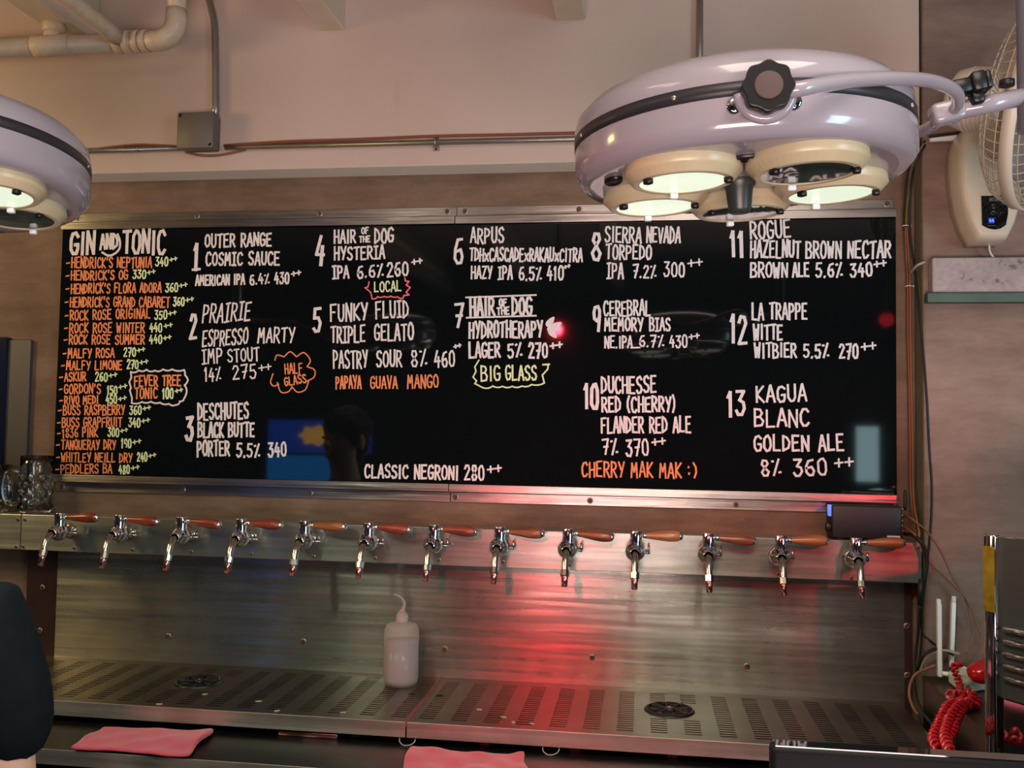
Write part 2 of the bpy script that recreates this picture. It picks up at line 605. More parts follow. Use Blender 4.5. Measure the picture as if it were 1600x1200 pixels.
struct('floor', MB().box((XL, YF, -0.1), (XR, 0, 0)), M_FLOOR)
struct('ceiling', MB().box((XL, YF, ZC), (XR, 0.12, ZC + 0.1)), M_CEIL)
struct('wall_left', MB().box((XL - 0.1, YF, 0), (XL, 0.12, ZC)), M_ROOM)
struct('wall_right', MB().box((XR, YF, 0), (XR + 0.1, 0.12, ZC)), M_ROOM)
struct('wall_front', MB().box((XL - 0.1, YF - 0.1, 0), (XR + 0.1, YF, ZC)), pm('pale_far_wall_paint', (120, 126, 126), 0.8, vary=0.3, vscale=0.8))
for i, (pa, pb) in enumerate((((500, 53), (536, 45)), ((868, 35), (913, 27)))):
    a, b = at(*pa, y=-0.09), at(*pb, y=-0.09)
    struct('ceiling_beam', MB().box((a.x, -4.5, 2.595), (b.x + 0.004, -0.0905, ZC - 0.0005)), M_CREAM, bevel=0.004)
a, b = at(108, 44, y=-0.09), at(150, 40, y=-0.09)
struct('ceiling_beam', MB().box((a.x, -4.5, 2.595), (b.x + 0.01, -0.0905, ZC - 0.0005)), M_CREAM, bevel=0.004)

# ---- drain pipe run under the ceiling, top left
PY = -0.20
pc = lambda px, py, y=PY: at(px, py, y=y)
root = thing('drain_pipe', 'cream painted drain pipe run with tee and elbow along the top left of the wall', 'pipe', pc(150, 65))
o0 = V(root.location)


def rel(p): return V(p) - o0


zpipe = pc(150, 68).z
xe = pc(275, 50).x
R1 = 0.0225
MB().tube([rel((XL + 0.01, PY, zpipe)), rel((xe - 0.045, PY, zpipe))], R1, 18).build('pipe', M_PIPE, root)
xt = pc(84, 60).x
MB().tube([rel((xt - 0.05, PY, zpipe)), rel((xt - 0.05 + 0.004, PY, zpipe)), rel((xt + 0.05, PY, zpipe))], R1 + 0.004, 18).build('tee_fitting', M_PIPE, root)
MB().tube([rel((xt, PY, zpipe + 0.018)), rel((xt, PY, ZC - 0.001))], [R1 + 0.001, R1 + 0.001], 18).build('riser', M_PIPE, root)
MB().tube([rel((xt, PY, zpipe + 0.03)), rel((xt, PY, zpipe + 0.06))], R1 + 0.005, 18).build('collar', M_PIPE, root)
arc = [(xe - 0.05 + 0.05 * math.sin(t), PY, zpipe + 0.05 - 0.05 * math.cos(t)) for t in [PI / 2 * i / 8 for i in range(9)]]
MB().tube([rel((xe - 0.085, PY, zpipe))] + [rel(p) for p in arc] + [rel((xe, PY, zpipe + 0.075))], R1 + 0.003, 18).build('elbow', M_PIPE, root)
MB().tube([rel((xe, PY, zpipe + 0.05)), rel((xe, PY, ZC - 0.001))], R1, 18).build('riser', M_PIPE, root)
for xo in (-0.10, -0.125, -0.15, -0.08):
    MB().tube([rel((xe + xo - 0.008, PY, zpipe)), rel((xe + xo + 0.008, PY, zpipe))], R1 + 0.005, 18).build('coupling', M_PIPE, root)
xb = pc(190, 52).x
br = [(xb, PY - 0.005, zpipe + 0.004), (xb, PY - 0.06, zpipe + 0.006), (xb, -3.6, zpipe + 0.05)]
MB().tube([rel(p) for p in br], R1 * 0.92, 18).build('branch_pipe', M_PIPE, root)

# ---- conduit, junction box and cable on the beam
YB = -0.09
jb = at(318, 212, y=YB)
root = thing('junction_box', 'square grey junction box on the pinkish beam where the two conduits meet', 'junction box', jb)
w2 = (at(344, 212, y=YB).x - at(290, 212, y=YB).x) / 2
h2 = (at(318, 184, y=YB).z - at(318, 238, y=YB).z) / 2
MB().rbox((-w2, -0.042, -h2), (w2, 0, h2), 0.006, 2).build('box_body', M_BOXGREY, root)
MB().rbox((-w2 - 0.001, -0.046, -h2 - 0.001), (w2 + 0.001, -0.0425, h2 + 0.001), 0.0015, 1).build('lid', M_BOXGREY, root)
for sx, sz in ((-1, 1), (1, -1)):
    mb = MB()
    mb.tube([(sx * (w2 - 0.006) - 0.003, -0.0462, sz * (h2 - 0.007) - 0.0025), (sx * (w2 - 0.006) + 0.003, -0.0462, sz * (h2 - 0.007) + 0.0025)], 0.0028, 8)
    mb.build('lid_screw', M_DARK, root)
c0 = YB - 0.011
top = [at(327, 0, y=c0) + V((-0.03, 0, 0.10)), at(329, 10, y=c0), at(335, 40, y=c0), at(336.5, 90, y=c0), at(337, 184, y=c0)]
o = MB().tube(spline(top, 6), 0.0085, 12).build('conduit', M_ZINC)
tag(o, 'vertical grey conduit bending down from the ceiling into the junction box', 'conduit')
p0, p1 = at(-60, 241, y=c0), at(288, 231.5, y=c0)
o = MB().tube([p0, p1], 0.0065, 12).build('conduit', M_ZINC)
for t in (0.735, 0.80):
    q = p0.lerp(p1, t)
    MB().tube([q - V((0.003, 0, 0)), q + V((0.003, 0, 0))], 0.008, 12).build('coupling', M_ZINC, o)
tag(o, 'horizontal conduit lit yellow between the left lamp and the junction box', 'conduit')
p0, p1 = at(352, 230.5, y=c0), at(1425, 205, y=c0)
o = MB().tube([p0, p1], 0.0065, 12).build('conduit', M_ZINC)
tag(o, 'horizontal grey conduit running right from the junction box behind the big lamp', 'conduit')
q = at(682, 224, y=YB)
mb = MB()
mb.box((-0.008, -0.004, -0.018), (0.008, 0, -0.006))
mb.tube([(0, -0.003, -0.008), (0, -0.0165, -0.007), (0, -0.0195, 0.0), (0, -0.0165, 0.007), (0, -0.003, 0.008)], 0.003, 8)
mb.box((-0.007, -0.004, 0.006), (0.007, 0, 0.018))
mb.mi = 1
mb.tube([(0, -0.0045, -0.014), (0, -0.003, -0.014)], 0.003, 8)
o = mb.build('saddle_clip', [M_ZINC, M_DARK], loc=(q.x, YB, p0.lerp(p1, (q.x - p0.x) / (p1.x - p0.x)).z))
tag(o, 'small saddle clip holding the horizontal conduit right of centre', 'clip')
p = [at(135, 236, y=c0), at(175, 230, y=c0), at(215, 226.5, y=c0), at(250, 227.5, y=c0), at(288, 230, y=c0)]
o = MB().tube(spline(p, 6), 0.003, 8).build('cable', M_REDCABLE)
tag(o, 'short red brown cable bowed above the yellow lit conduit left of the junction box', 'cable')
p = [at(350, 228, y=c0 - 0.002), at(450, 221.5, y=c0 - 0.002), at(560, 218, y=c0), at(680, 213, y=c0), at(800, 210.5, y=c0), at(950, 207, y=c0), at(1400, 200, y=c0)]
o = MB().tube(spline(p, 6), 0.0035, 8).build('cable', M_REDCABLE)
tag(o, 'long red brown cable lying on top of the conduit right of the junction box', 'cable')
p = [at(290, 238, y=YB - 0.004), at(315, 243, y=YB - 0.004), at(345, 242, y=YB - 0.004), at(384, 234, y=YB - 0.004)]
o = MB().tube(spline(p, 6), 0.003, 8).build('cable', M_BROWNCABLE)
tag(o, 'brown cable looping out beneath the junction box', 'cable')
p0, p1 = at(1094, -40, y=c0), at(1093, 190, y=c0)
o = MB().tube([p0, p1], 0.0075, 12).build('conduit', M_ZINC)
tag(o, 'vertical grey conduit on the beam above the big lamp', 'conduit')
# conduit and black cable on the pier at the right
yp = -0.07
p0, p1 = at(1452, 217, y=yp - 0.011), at(1560, 212, y=yp - 0.011)
o = MB().tube([p0, p1 + (p1 - p0) * 2], 0.0075, 12).build('conduit', M_WHITEPL)
tag(o, 'white plastic conduit across the pillar behind the wall fan', 'conduit')
p = [at(1452, 214, y=yp - 0.02), at(1490, 209, y=yp - 0.02), at(1530, 205, y=yp - 0.02), at(1600, 204, y=yp - 0.02)]
o = MB().tube(spline(p, 6), 0.003, 8).build('cable', M_RUBBER)
tag(o, 'thin black cable along the top of the white conduit behind the fan', 'cable')

#@@BOARD
# ------------------------------------------------------------------ the menu board
YBD = -0.02
bx0, bx1, bz0, bz1 = -1.548, 0.586, 1.457, 2.119
board = thing('menu_board', 'wide glossy black menu board with hand lettered drinks above the taps', 'menu board', (bx0, 0, bz0))
MB().box((0, YBD, 0), (bx1 - bx0, -0.001, bz1 - bz0)).build('panel', M_BOARD, board)

G = {  # marker strokes of each letter: x 0..4, y 0..6
    'A': "0,0 1.9,6 2.2,6 4,0;0.8,2.1 3.2,2.1", 'B': "0,0 0,6 2.6,5.7 3.4,4.6 2.4,3.3 0.2,3.1;2.4,3.2 3.9,1.9 3.2,0.3 0,0",
    'C': "3.8,4.8 2.8,5.9 1.2,5.7 0.2,4.0 0.3,1.6 1.3,0.2 2.8,0.1 3.9,1.1", 'D': "0.3,0 0.3,6 2.4,5.2 3.8,3.4 3.3,1.2 0.1,0",
    'E': "3.7,5.9 0.3,5.8 0.3,0.1 3.8,0.1;0.3,3.1 3.0,3.2", 'F': "3.8,5.9 0.3,5.8 0.3,0;0.3,3.1 3.0,3.2",
    'G': "3.8,4.9 2.6,5.9 1.0,5.6 0.2,4.0 0.3,1.4 1.4,0.1 3.2,0.3 3.8,1.4 3.8,2.7 2.2,2.7", 'H': "0.3,0 0.3,6;3.7,0 3.7,6;0.3,3 3.7,3.1",
    'I': "1,0 1,6", 'J': "3.2,6 3.2,1.2 2.2,0 0.8,0.2 0.2,1.4", 'K': "0.3,0 0.3,6;3.7,6 0.4,2.8 3.9,0", 'L': "0.4,6 0.3,0.1 3.7,0.1",
    'M': "0,0 0.5,6 2.0,2.4 3.6,6 4.1,0", 'N': "0.2,0 0.3,6 3.6,0 3.8,6", 'O': "1.7,5.9 0.4,4.7 0.2,1.6 1.5,0.1 3.0,0.3 3.9,2.0 3.7,4.6 2.5,5.9 1.7,5.9",
    'P': "0.3,0 0.3,6 2.8,5.7 3.7,4.5 3.0,3.1 0.4,2.6", 'Q': "1.7,5.9 0.3,4.7 0.2,1.6 1.5,0.1 3.0,0.3 3.9,2.0 3.7,4.6 2.5,5.9 1.7,5.9;2.4,1.6 4.0,-0.4",
    'R': "0.3,0 0.3,6 2.8,5.7 3.6,4.5 2.9,3.2 0.4,2.7;1.4,2.9 4.0,-0.1", 'S': "3.7,5.0 2.6,5.9 1.0,5.6 0.3,4.5 1.0,3.4 3.0,2.6 3.8,1.4 2.9,0.2 1.2,0.1 0.2,1.0",
    'T': "0,5.8 4,6;2.1,5.8 2.0,0", 'U': "0.3,6 0.3,1.4 1.4,0.1 2.8,0.2 3.7,1.5 3.7,6", 'V': "0.1,6 1.9,0 3.9,6", 'W': "0,6 0.9,0 2.0,4 3.2,0 4.1,6",
    'X': "0.2,0 3.8,6;0.2,6 3.8,0", 'Y': "0.1,6 1.9,3.0;3.9,6 1.6,0", 'Z': "0.2,5.9 3.7,5.9 0.2,0.1 3.8,0.1",
    'x': "0.2,0 3.8,3.6;0.3,3.5 3.7,0",
    '0': "1.6,5.9 0.4,4.8 0.3,1.3 1.5,0.1 3.0,0.3 3.7,1.8 3.6,4.6 2.6,5.9 1.6,5.9", '1': "0.3,4.6 1.3,6 1.3,0", '2': "0.3,4.6 1.2,5.9 2.9,5.8 3.6,4.4 0.2,0.1 3.9,0.2",
    '3': "0.4,5.8 3.5,5.9 1.6,3.6 3.3,3.1 3.7,1.6 2.6,0.1 0.9,0.2 0.1,1.2", '4': "2.0,6 0.2,2.2 3.9,2.3;2.9,3.9 2.7,0", '5': "3.6,5.9 0.7,5.8 0.5,3.4 2.6,3.6 3.7,2.2 2.9,0.3 1.2,0 0.2,0.9",
    '6': "3.3,5.6 1.4,5.3 0.4,3.2 0.4,1.2 1.6,0.1 3.1,0.3 3.7,1.7 2.8,3.1 0.5,2.6", '7': "0.2,5.8 3.8,5.9 1.6,0;0.9,2.9 3.4,3.1", '8': "2.0,3.1 0.6,4.4 1.2,5.8 2.8,5.8 3.4,4.5 2.0,3.1 0.4,1.5 1.2,0.1 2.9,0.1 3.7,1.5 2.0,3.1",
    '9': "3.6,3.4 2.2,2.5 0.7,3.0 0.3,4.4 1.0,5.7 2.6,5.9 3.6,4.8 3.6,3.0 3.0,0.1", '%': "0.2,5.2 0.9,5.3;3.5,6 0.7,0;3.4,0.9 4.1,0.9", '.': "0.3,0 0.6,0.5", "'": "0.8,6 0.4,4.4",
    '(': "1.6,6.4 0.4,4.2 0.4,1.8 1.6,-0.4", ')': "0.3,6.4 1.4,4.2 1.4,1.8 0.3,-0.4", ':': "0.5,4 0.6,4.5;0.5,1 0.6,1.5", '-': "0.2,2.9 3.2,3.1",
    '+': "0.3,3 3.7,3.1;2,1.2 2,4.9",
}
SERIF_I = "0.1,5.9 2.9,6;1.5,5.9 1.5,0.1;0,0 3,0.1"
ADV = {'I': 2.0, '1': 2.6, '.': 1.4, "'": 1.6, ' ': 2.6, ':': 1.6, '(': 2.2, ')': 2.2, 'M': 4.6, 'W': 4.6, '-': 4.0}


def ribbon(mb, pts, wd, y):
    """A flat marker stroke on the board through 2D points (x, z)."""
    P = [V((a, b)) for a, b in pts]
    Q = [P[0]]
    for p in P[1:]:
        if (p - Q[-1]).length > 1e-6: Q.append(p)
    P = Q
    if len(P) < 2: return
    for i in range(1, len(P) - 1):          # a marker turns back at sharp corners: two strokes
        if (P[i] - P[i - 1]).normalized().dot((P[i + 1] - P[i]).normalized()) < 0.15:
            ribbon(mb, [tuple(p) for p in P[:i + 1]], wd, y)
            ribbon(mb, [tuple(p) for p in P[i:]], wd, y - 0.000012)
            return
    closed = (P[0] - P[-1]).length < 1e-5
    L, Rr = [], []
    n = len(P)
    for i in range(n):
        d1 = (P[i] - P[i - 1]).normalized() if i > 0 else None
        d2 = (P[i + 1] - P[i]).normalized() if i < n - 1 else None
        if i == 0 and closed: d1 = (P[-1] - P[-2]).normalized()
        if i == n - 1 and closed: d2 = (P[1] - P[0]).normalized()
        if d1 is None: d1 = d2
        if d2 is None: d2 = d1
        d = d1 + d2
        d = d.normalized() if d.length > 0.2 else d2
        k = 1.0 / max(0.6, abs(d.dot(d2)))
        nn = V((-d.y, d.x)) * (wd * 0.5 * k)
        c = P[i]
        if not closed and i == 0: c = c - d2 * wd * 0.35
        if not closed and i == n - 1: c = c + d1 * wd * 0.35
        L.append(mb.bm.verts.new((c.x + nn.x, y, c.y + nn.y)))
        Rr.append(mb.bm.verts.new((c.x - nn.x, y, c.y - nn.y)))
    for i in range(n - 1): mb._f((L[i], L[i + 1], Rr[i + 1], Rr[i]))


_lay = [0]


def ysurf():
    """Marker layers lie a hair above one another so crossing strokes never share a plane."""
    _lay[0] = (_lay[0] + 1) % 12
    return YBD - 0.0005 - 0.00003 * _lay[0]


def bpt(px, py):
    q = at(px, py, y=YBD)
    return V((q.x - bx0, q.z - bz0))


def write(mb, s, x0, x1, yb0, yb1, h, mi=0, wt=None, slant=0.0, serif=False, plus=None, jit=0.12):
    """Letters s from pixel x0 to x1 on a baseline yb0..yb1, h pixels tall; plus=(x0, x1, y) adds the small raised ++."""
    mb.mi = mi
    A, B = bpt(x0, yb0), bpt(x1, yb1)
    H = (bpt(x0, yb0 - h) - A).length
    e = (B - A).normalized()
    nrm = V((-e.y, e.x))
    wd = (wt if wt else max(2.0, h * 0.155)) * H / h
    adv, tot = [], 0
    for ch in s:
        a = ADV.get(ch, 4.0)
        if serif and ch == 'I': a = 3.0
        adv.append((tot, a))
        tot += a + 1.3
    tot -= 1.3
    L = (B - A).length
    ux = (L - wd) / tot
    for ch, (o_, a) in zip(s, adv):
        if ch == ' ': continue
        g = SERIF_I if (serif and ch == 'I') else G[ch]
        jy = random.uniform(-jit, jit) * 2
        sc = 1 + random.uniform(-jit, jit) * 0.35
        for st in g.split(';'):
            pts = []
            for q in st.split():
                gx, gy = map(float, q.split(','))
                if ch == 'I' and not serif: gx = 1.0
                gx += random.uniform(-jit, jit) * 0.6
                gy = gy * sc + jy + random.uniform(-jit, jit)
                p = A + e * (wd * 0.5 + (o_ + gx) * ux + slant * gy / 6 * H) + nrm * (gy / 6 * H)
                pts.append((p.x, p.y))
            if len(pts) > 3 and st.split()[0] == st.split()[-1]: pts[-1] = pts[0]
            ribbon(mb, pts, wd * random.uniform(0.92, 1.08), ysurf())
    if plus:
        u0, u1, yc = plus
        k = (u1 - u0)
        for xc, dy in ((u0 + k * 0.24, 0.8), (u0 + k * 0.76, -0.8)):
            r = min(k * 0.21, h * 0.24)
            for pa, pb in (((xc - r, yc + dy + 0.6), (xc + r, yc + dy - 0.8)), ((xc, yc + dy - r), (xc + 0.4, yc + dy + r))):
                a_, b_ = bpt(*pa), bpt(*pb)
                ribbon(mb, [(a_.x, a_.y), (b_.x, b_.y)], wd * 0.85, ysurf())


def draw(mb, pts, wt, mi=0, smooth=False):
    """A marker line through pixels, wt pixels wide."""
    mb.mi = mi
    k = (bpt(801, 550) - bpt(800, 550)).length
    P = [bpt(*p) for p in pts]
    if smooth: P = [V((q.x, q.y)) for q in spline([V((p.x, p.y, 0)) for p in P], 5)]
    ribbon(mb, [(p.x, p.y) for p in P], wt * k, ysurf())


def scallop(pts, bulge):
    """Pixel outline whose every segment bows by bulge (to its left)."""
    out = []
    for (xa, ya), (xb, yb) in zip(pts[:-1], pts[1:]):
        dx, dy = xb - xa, yb - ya
        for i in range(6):
            t = i / 6
            b = bulge * 4 * t * (1 - t)
            out.append((xa + dx * t + dy * b / max(1e-6, math.hypot(dx, dy)), ya + dy * t - dx * b / max(1e-6, math.hypot(dx, dy))))
    out.append(pts[-1])
    return out


LET = [M_WHITE, M_ORANGE, M_LIME, M_PINKP]
# gin and tonic column
mb = MB()
write(mb, "GIN", 107.8, 149.8, 397, 396.5, 35, 0, 5.0)
write(mb, "AND", 155, 186, 389.5, 388, 22, 0, 4.0)
draw(mb, [(184, 366), (187.5, 376), (187, 388), (180, 396), (170, 399.5), (160, 394.5)], 3.6, 0, True)
write(mb, "TONIC", 190, 260, 396.5, 395.5, 36, 0, 5.0)
mb.build('heading_lettering', LET, board)
GIN = [("HENDRICK'S NEPTUNIA", 110.8, 238, 418.8, 418, 16, "340", 242, 263.5, 416, (265, 277, 405)),
       ("HENDRICK'S OG", 110, 200.7, 438, 436.5, 14.5, "330", 206.7, 229, 435, (230, 243, 425)),
       ("HENDRICK'S FLORA ADORA", 110, 253, 458.5, 457, 15, "360", 257.7, 279, 456, (280, 293, 445.5)),
       ("HENDRICK'S GRAND CABARET", 108.5, 266, 479.5, 480, 15.5, "360", 269.7, 289, 478, (290, 303, 468)),
       ("ROCK ROSE ORIGINAL", 108.5, 236, 500.5, 497, 15, "350", 240.5, 262, 499, (263, 276, 489)),
       ("ROCK ROSE WINTER", 107.7, 227, 520, 519.5, 15, "440", 233, 254, 519, (256, 269.7, 508.5)),
       ("ROCK ROSE SUMMER", 107, 227, 538, 537.5, 14.5, "440", 232.5, 254, 537, (255, 268, 527.5)),
       ("MALFY ROSA", 105.5, 179.7, 559.5, 558.5, 14.5, "270", 192.5, 213, 557, (214, 227, 546.5)),
       ("MALFY LIMONE", 103, 191.7, 578, 577.5, 14, "270", 197.7, 217, 576, (218, 232, 565.5)),
       ("ASKUR", 100, 135.5, 596, 594.5, 13.5, "260", 148, 169, 595.5, (170, 183.5, 586)),
       ("GORDON'S", 99.5, 158.7, 615.5, 614.5, 15, "150", 166.5, 184, 616.5, (185, 199, 604)),
       ("RIVO MEDI", 100, 155, 632, 630.5, 12.5, "450", 164.7, 183.5, 631, (185, 198, 622.5)),
       ("BUSS RASPBERRY", 98, 196, 648.5, 647.5, 15, "360", 201.5, 222, 648, (223, 236, 637.5)),
       ("BUSS GRAPFRUIT", 96.5, 191.7, 667.5, 666.5, 14.5, "340", 200, 220, 667, (221, 234.5, 657)),
       ("1836 PINK", 96.5, 154, 684, 682.5, 14, "300", 167.7, 187, 682, (188, 200, 672.5)),
       ("TANQUERAY DRY", 95, 182, 702, 702.5, 14.5, "190", 188.7, 206, 699.5, (207, 221, 690)),
       ("WHITLEY NEILL DRY", 95, 207.5, 721.5, 722.5, 14, "240", 213.5, 231, 721, (232, 244, 711.5)),
       ("PEDDLERS BA", 94, 176, 740, 739, 14, "480", 185, 203.5, 740.5, (205, 218, 730.5))]
mb = MB()
for s, x0, x1, y0, y1, h, pr, u0, u1, uy, pl in GIN:
    draw(mb, [(x0 - 6.5, y0 - h * 0.45), (x0 - 2.0, y0 - h * 0.5)], 2.4, 1)
    write(mb, s, x0, x1, y0, y1, h, 1, 2.3)
    write(mb, pr, u0, u1, uy, uy, 13.5, 2, 2.2, plus=pl)
mb.build('gin_list_lettering', LET, board)
mb = MB()
draw(mb, scallop([(204.5, 581), (217, 578.5), (229, 577.5), (242, 579), (255, 577), (269, 577), (287.7, 578)], -2.2), 2.6, 0)
draw(mb, scallop([(287.7, 578), (289, 586), (293.7, 594), (288.5, 602), (292, 611), (287.7, 623)], 0.8), 2.8, 0)
draw(mb, scallop([(287.7, 623), (281, 627), (275, 632.7), (264, 631), (250, 629), (236, 627.5), (222, 628), (206, 629.7)], 1.8), 2.6, 0)
draw(mb, [(206, 629.7), (206.5, 622), (203, 610), (205, 606), (202, 597), (205.5, 590), (204.5, 581)], 2.8, 0)
write(mb, "FEVER TREE", 209, 284, 603.5, 602.5, 16.5, 1, 2.4)
write(mb, "TONIC", 209.7, 247, 623, 622.5, 16.5, 1, 2.4)
write(mb, "100", 253, 272, 623.5, 623, 16, 2, 2.4, plus=(273.5, 286, 610))
mb.build('tonic_note_lettering', LET, board)


def entry(n, items, extra=None):
    mb = MB()
    for it in items: write(mb, *it[:6], **(it[6] if len(it) > 6 else {}))
    if extra: extra(mb)
    mb.build('beer_entry_lettering', LET, board)


S = dict
entry(1, [("1", 300, 312, 421, 421, 42, S(wt=5.5)), ("OUTER RANGE", 319, 425.5, 386.5, 383.5, 20, S(wt=3)), ("COSMIC SAUCE", 320.5, 438, 415, 413.5, 20, S(wt=3, serif=True)),
          ("AMERICAN IPA", 304.7, 383.5, 446, 444, 15.5, S(wt=2.7)), ("6.4%", 389.5, 421.7, 445, 443, 16, S(wt=2.6)), ("430", 427.7, 453, 444, 443.5, 17, S(wt=2.8, plus=(455, 470.5, 427)))],
      lambda m: draw(m, [(301, 421.5), (312.5, 420.5)], 4))
entry(2, [("2", 294.5, 309, 529, 528, 38, S(wt=5.2, slant=0.06)), ("PRAIRIE", 314.5, 392, 504.5, 500, 28, S(wt=2.8, slant=0.14, serif=True)), ("ESPRESSO", 315, 388, 541.5, 537, 24, S(wt=2.6, slant=0.1)),
          ("MARTY", 402, 461, 536, 534.5, 22.5, S(wt=2.7, slant=0.06)), ("IMP", 315, 349, 569.5, 567.5, 22, S(wt=2.5, serif=True)), ("STOUT", 355, 406.5, 566.5, 563, 20, S(wt=2.5)),
          ("14%", 318.5, 346, 596, 595, 20, S(wt=2.4)), ("275", 363, 402, 593, 590, 22, S(wt=2.5, plus=(404, 424, 574)))])
mb = MB()


def arc3(a, b, c): return [(p.x, p.y) for p in spline([V((*a, 0)), V((*b, 0)), V((*c, 0))], 6)]


def e5(*q): return [(280 + x / 5, 520 + y / 5) for x, y in q]


for q in (((748, 215), (765, 175), (820, 187)), ((820, 187), (868, 148), (917, 187)), ((917, 187), (975, 155), (1025, 215), (1000, 265)),
          ((1000, 265), (1058, 290), (1055, 345), (1000, 378)), ((1012, 380), (985, 445), (925, 463), (880, 420)), ((882, 425), (850, 462), (795, 462), (768, 388)),
          ((778, 402), (738, 416), (715, 385), (733, 320))):
    draw(mb, e5(*q), 2.0, 1, True)
write(mb, "HALF", 444.5, 474, 584.5, 582, 15.5, 1, 2.0)
write(mb, "GLASS", 444.5, 480, 603, 597.5, 13.5, 1, 2.0)
mb.build('half_glass_note_lettering', LET, board)
entry(3, [("3", 288, 304, 687, 687, 36, S(wt=5.2)), ("DESCHUTES", 308, 390, 656, 653.5, 25, S(wt=3.2)), ("BLACK BUTTE", 308.5, 399, 683.5, 682, 22, S(wt=3.2)),
          ("PORTER", 307, 360, 713, 712, 23, S(wt=3.2)), ("5.5%", 368.5, 407, 714, 714, 21, S(wt=3.2)), ("340", 418, 449, 713.5, 712.5, 21, S(wt=3.2))])
entry(4, [("4", 490.5, 508, 415, 415.5, 44, S(wt=5.2)), ("HAIR", 521, 557, 381, 379.5, 20, S(wt=3)), ("OF", 564, 577, 365.6, 365, 9.5, S(wt=2.2)), ("THE", 560.5, 579, 378.5, 378, 9, S(wt=2.2)),
          ("DOG", 584, 616, 380, 379, 22, S(wt=3)), ("HYSTERIA", 521, 602.5, 406, 403.5, 20, S(wt=3, serif=True)), ("IPA", 518.5, 546.5, 435.6, 434, 19, S(wt=2.9, serif=True)),
          ("6.6%", 557, 600, 434.5, 433, 20, S(wt=2.9)), ("260", 603.6, 639.5, 432, 430.5, 22, S(wt=3, plus=(643, 660, 408.5)))])


def f4(*q): return [(480 + x / 4.2875, 340 + y / 4.2875) for x, y in q]


mb = MB()
draw(mb, f4((415, 430), (408, 465), (388, 470), (425, 500), (436, 545)), 2.0, 3)
draw(mb, scallop(f4((436, 545), (472, 530), (515, 528), (560, 526), (605, 530), (642, 540)), -1.4), 2.0, 3)
draw(mb, f4((642, 540), (648, 522), (682, 518), (664, 500), (690, 468), (664, 452), (682, 428), (658, 424), (655, 405)), 2.2, 3)
write(mb, "LOCAL", 584, 628, 456.6, 454.5, 15.5, 2, 2.2)
mb.build('local_note_lettering', LET, board)
entry(5, [("5", 487, 503.5, 518, 518, 37, S(wt=5.0)), ("FUNKY", 515, 575.6, 502, 500, 27, S(wt=3)), ("FLUID", 586, 640, 498.5, 496, 26, S(wt=3, serif=True)), ("TRIPLE", 516, 572, 536, 534.5, 25, S(wt=3, serif=True)),
          ("GELATO", 584, 647.5, 533, 531, 26, S(wt=3)), ("PASTRY", 519.6, 575.6, 576, 574, 27, S(wt=2.9)), ("SOUR", 587, 629, 573, 572.5, 25, S(wt=2.9)), ("8%", 641, 668, 572.5, 571.5, 25, S(wt=2.9)),
          ("460", 678, 712, 573.5, 572.5, 24, S(wt=2.9, plus=(709, 720.5, 540.6))), ("PAPAYA", 524, 565.5, 608, 606.5, 19, S(mi=1, wt=2.4)), ("GUAVA", 578, 622, 607, 606, 18.5, S(mi=1, wt=2.4)), ("MANGO", 636, 686, 606.5, 605.5, 20, S(mi=1, wt=2.4))])
entry(6, [("6", 707, 725.7, 412, 412, 42, S(wt=4.6)), ("ARPUS", 734, 788.7, 380, 379, 23, S(wt=2.9)), ("TDHxCASCADExRAKAUxCITRA", 732.7, 911, 407.5, 409, 20, S(wt=2.8)), ("HAZY", 735, 770, 435.5, 435, 19, S(wt=2.8)),
          ("IPA", 777, 801.5, 436, 436, 20, S(wt=2.8, serif=True)), ("6.5%", 809.7, 847, 438, 437.5, 20, S(wt=2.8)), ("410", 853.5, 881.5, 438, 438, 21, S(wt=2.8, plus=(881, 891, 416.5)))])


def seven(m):
    draw(m, [(728, 464.8), (837.7, 461)], 2.6)
    draw(m, [(729, 496.5), (837.7, 493.3)], 2.6)
    for cx, cy, a_, b_, an in ((860, 502.5, 9.5, 4.6, 50), (866.5, 510, 13, 5, 28), (863.5, 521.5, 9, 4.6, -48)):
        m.mi = 0
        t = math.radians(an)
        y = ysurf()
        vs_ = []
        for i in range(16):
            q = 2 * PI * i / 16
            ex, ey = a_ * math.cos(q), b_ * math.sin(q) * (1 - 0.35 * math.cos(q))
            p = bpt(cx + ex * math.cos(t) - ey * math.sin(t), cy - ex * math.sin(t) - ey * math.cos(t))
            vs_.append(m.bm.verts.new((p.x, y, p.y)))
        m._f(vs_)


entry(7, [("7", 708, 725.7, 511, 511, 37, S(wt=4.6)), ("HAIR", 732.7, 774.5, 494, 492.5, 28, S(wt=4)), ("OF", 779, 793, 478.5, 478, 11, S(wt=2.8)), ("THE", 775.5, 797, 491.7, 491, 11, S(wt=2.6)),
          ("DOG", 798.5, 833, 491.7, 490.5, 27, S(wt=3.8)), ("HYDROTHERAPY", 731.5, 849, 528, 526.5, 24.5, S(wt=3.4)), ("LAGER", 731.5, 783, 559.5, 558, 23, S(wt=3.4)), ("5%", 792, 816.7, 558.5, 557.5, 21, S(wt=3.2)),
          ("270", 825, 857.5, 559.5, 558.5, 23, S(wt=3.4, plus=(859, 879, 539.5)))], seven)


def g4(*q): return [(700 + x / 4.286, 340 + y / 4.286) for x, y in q]


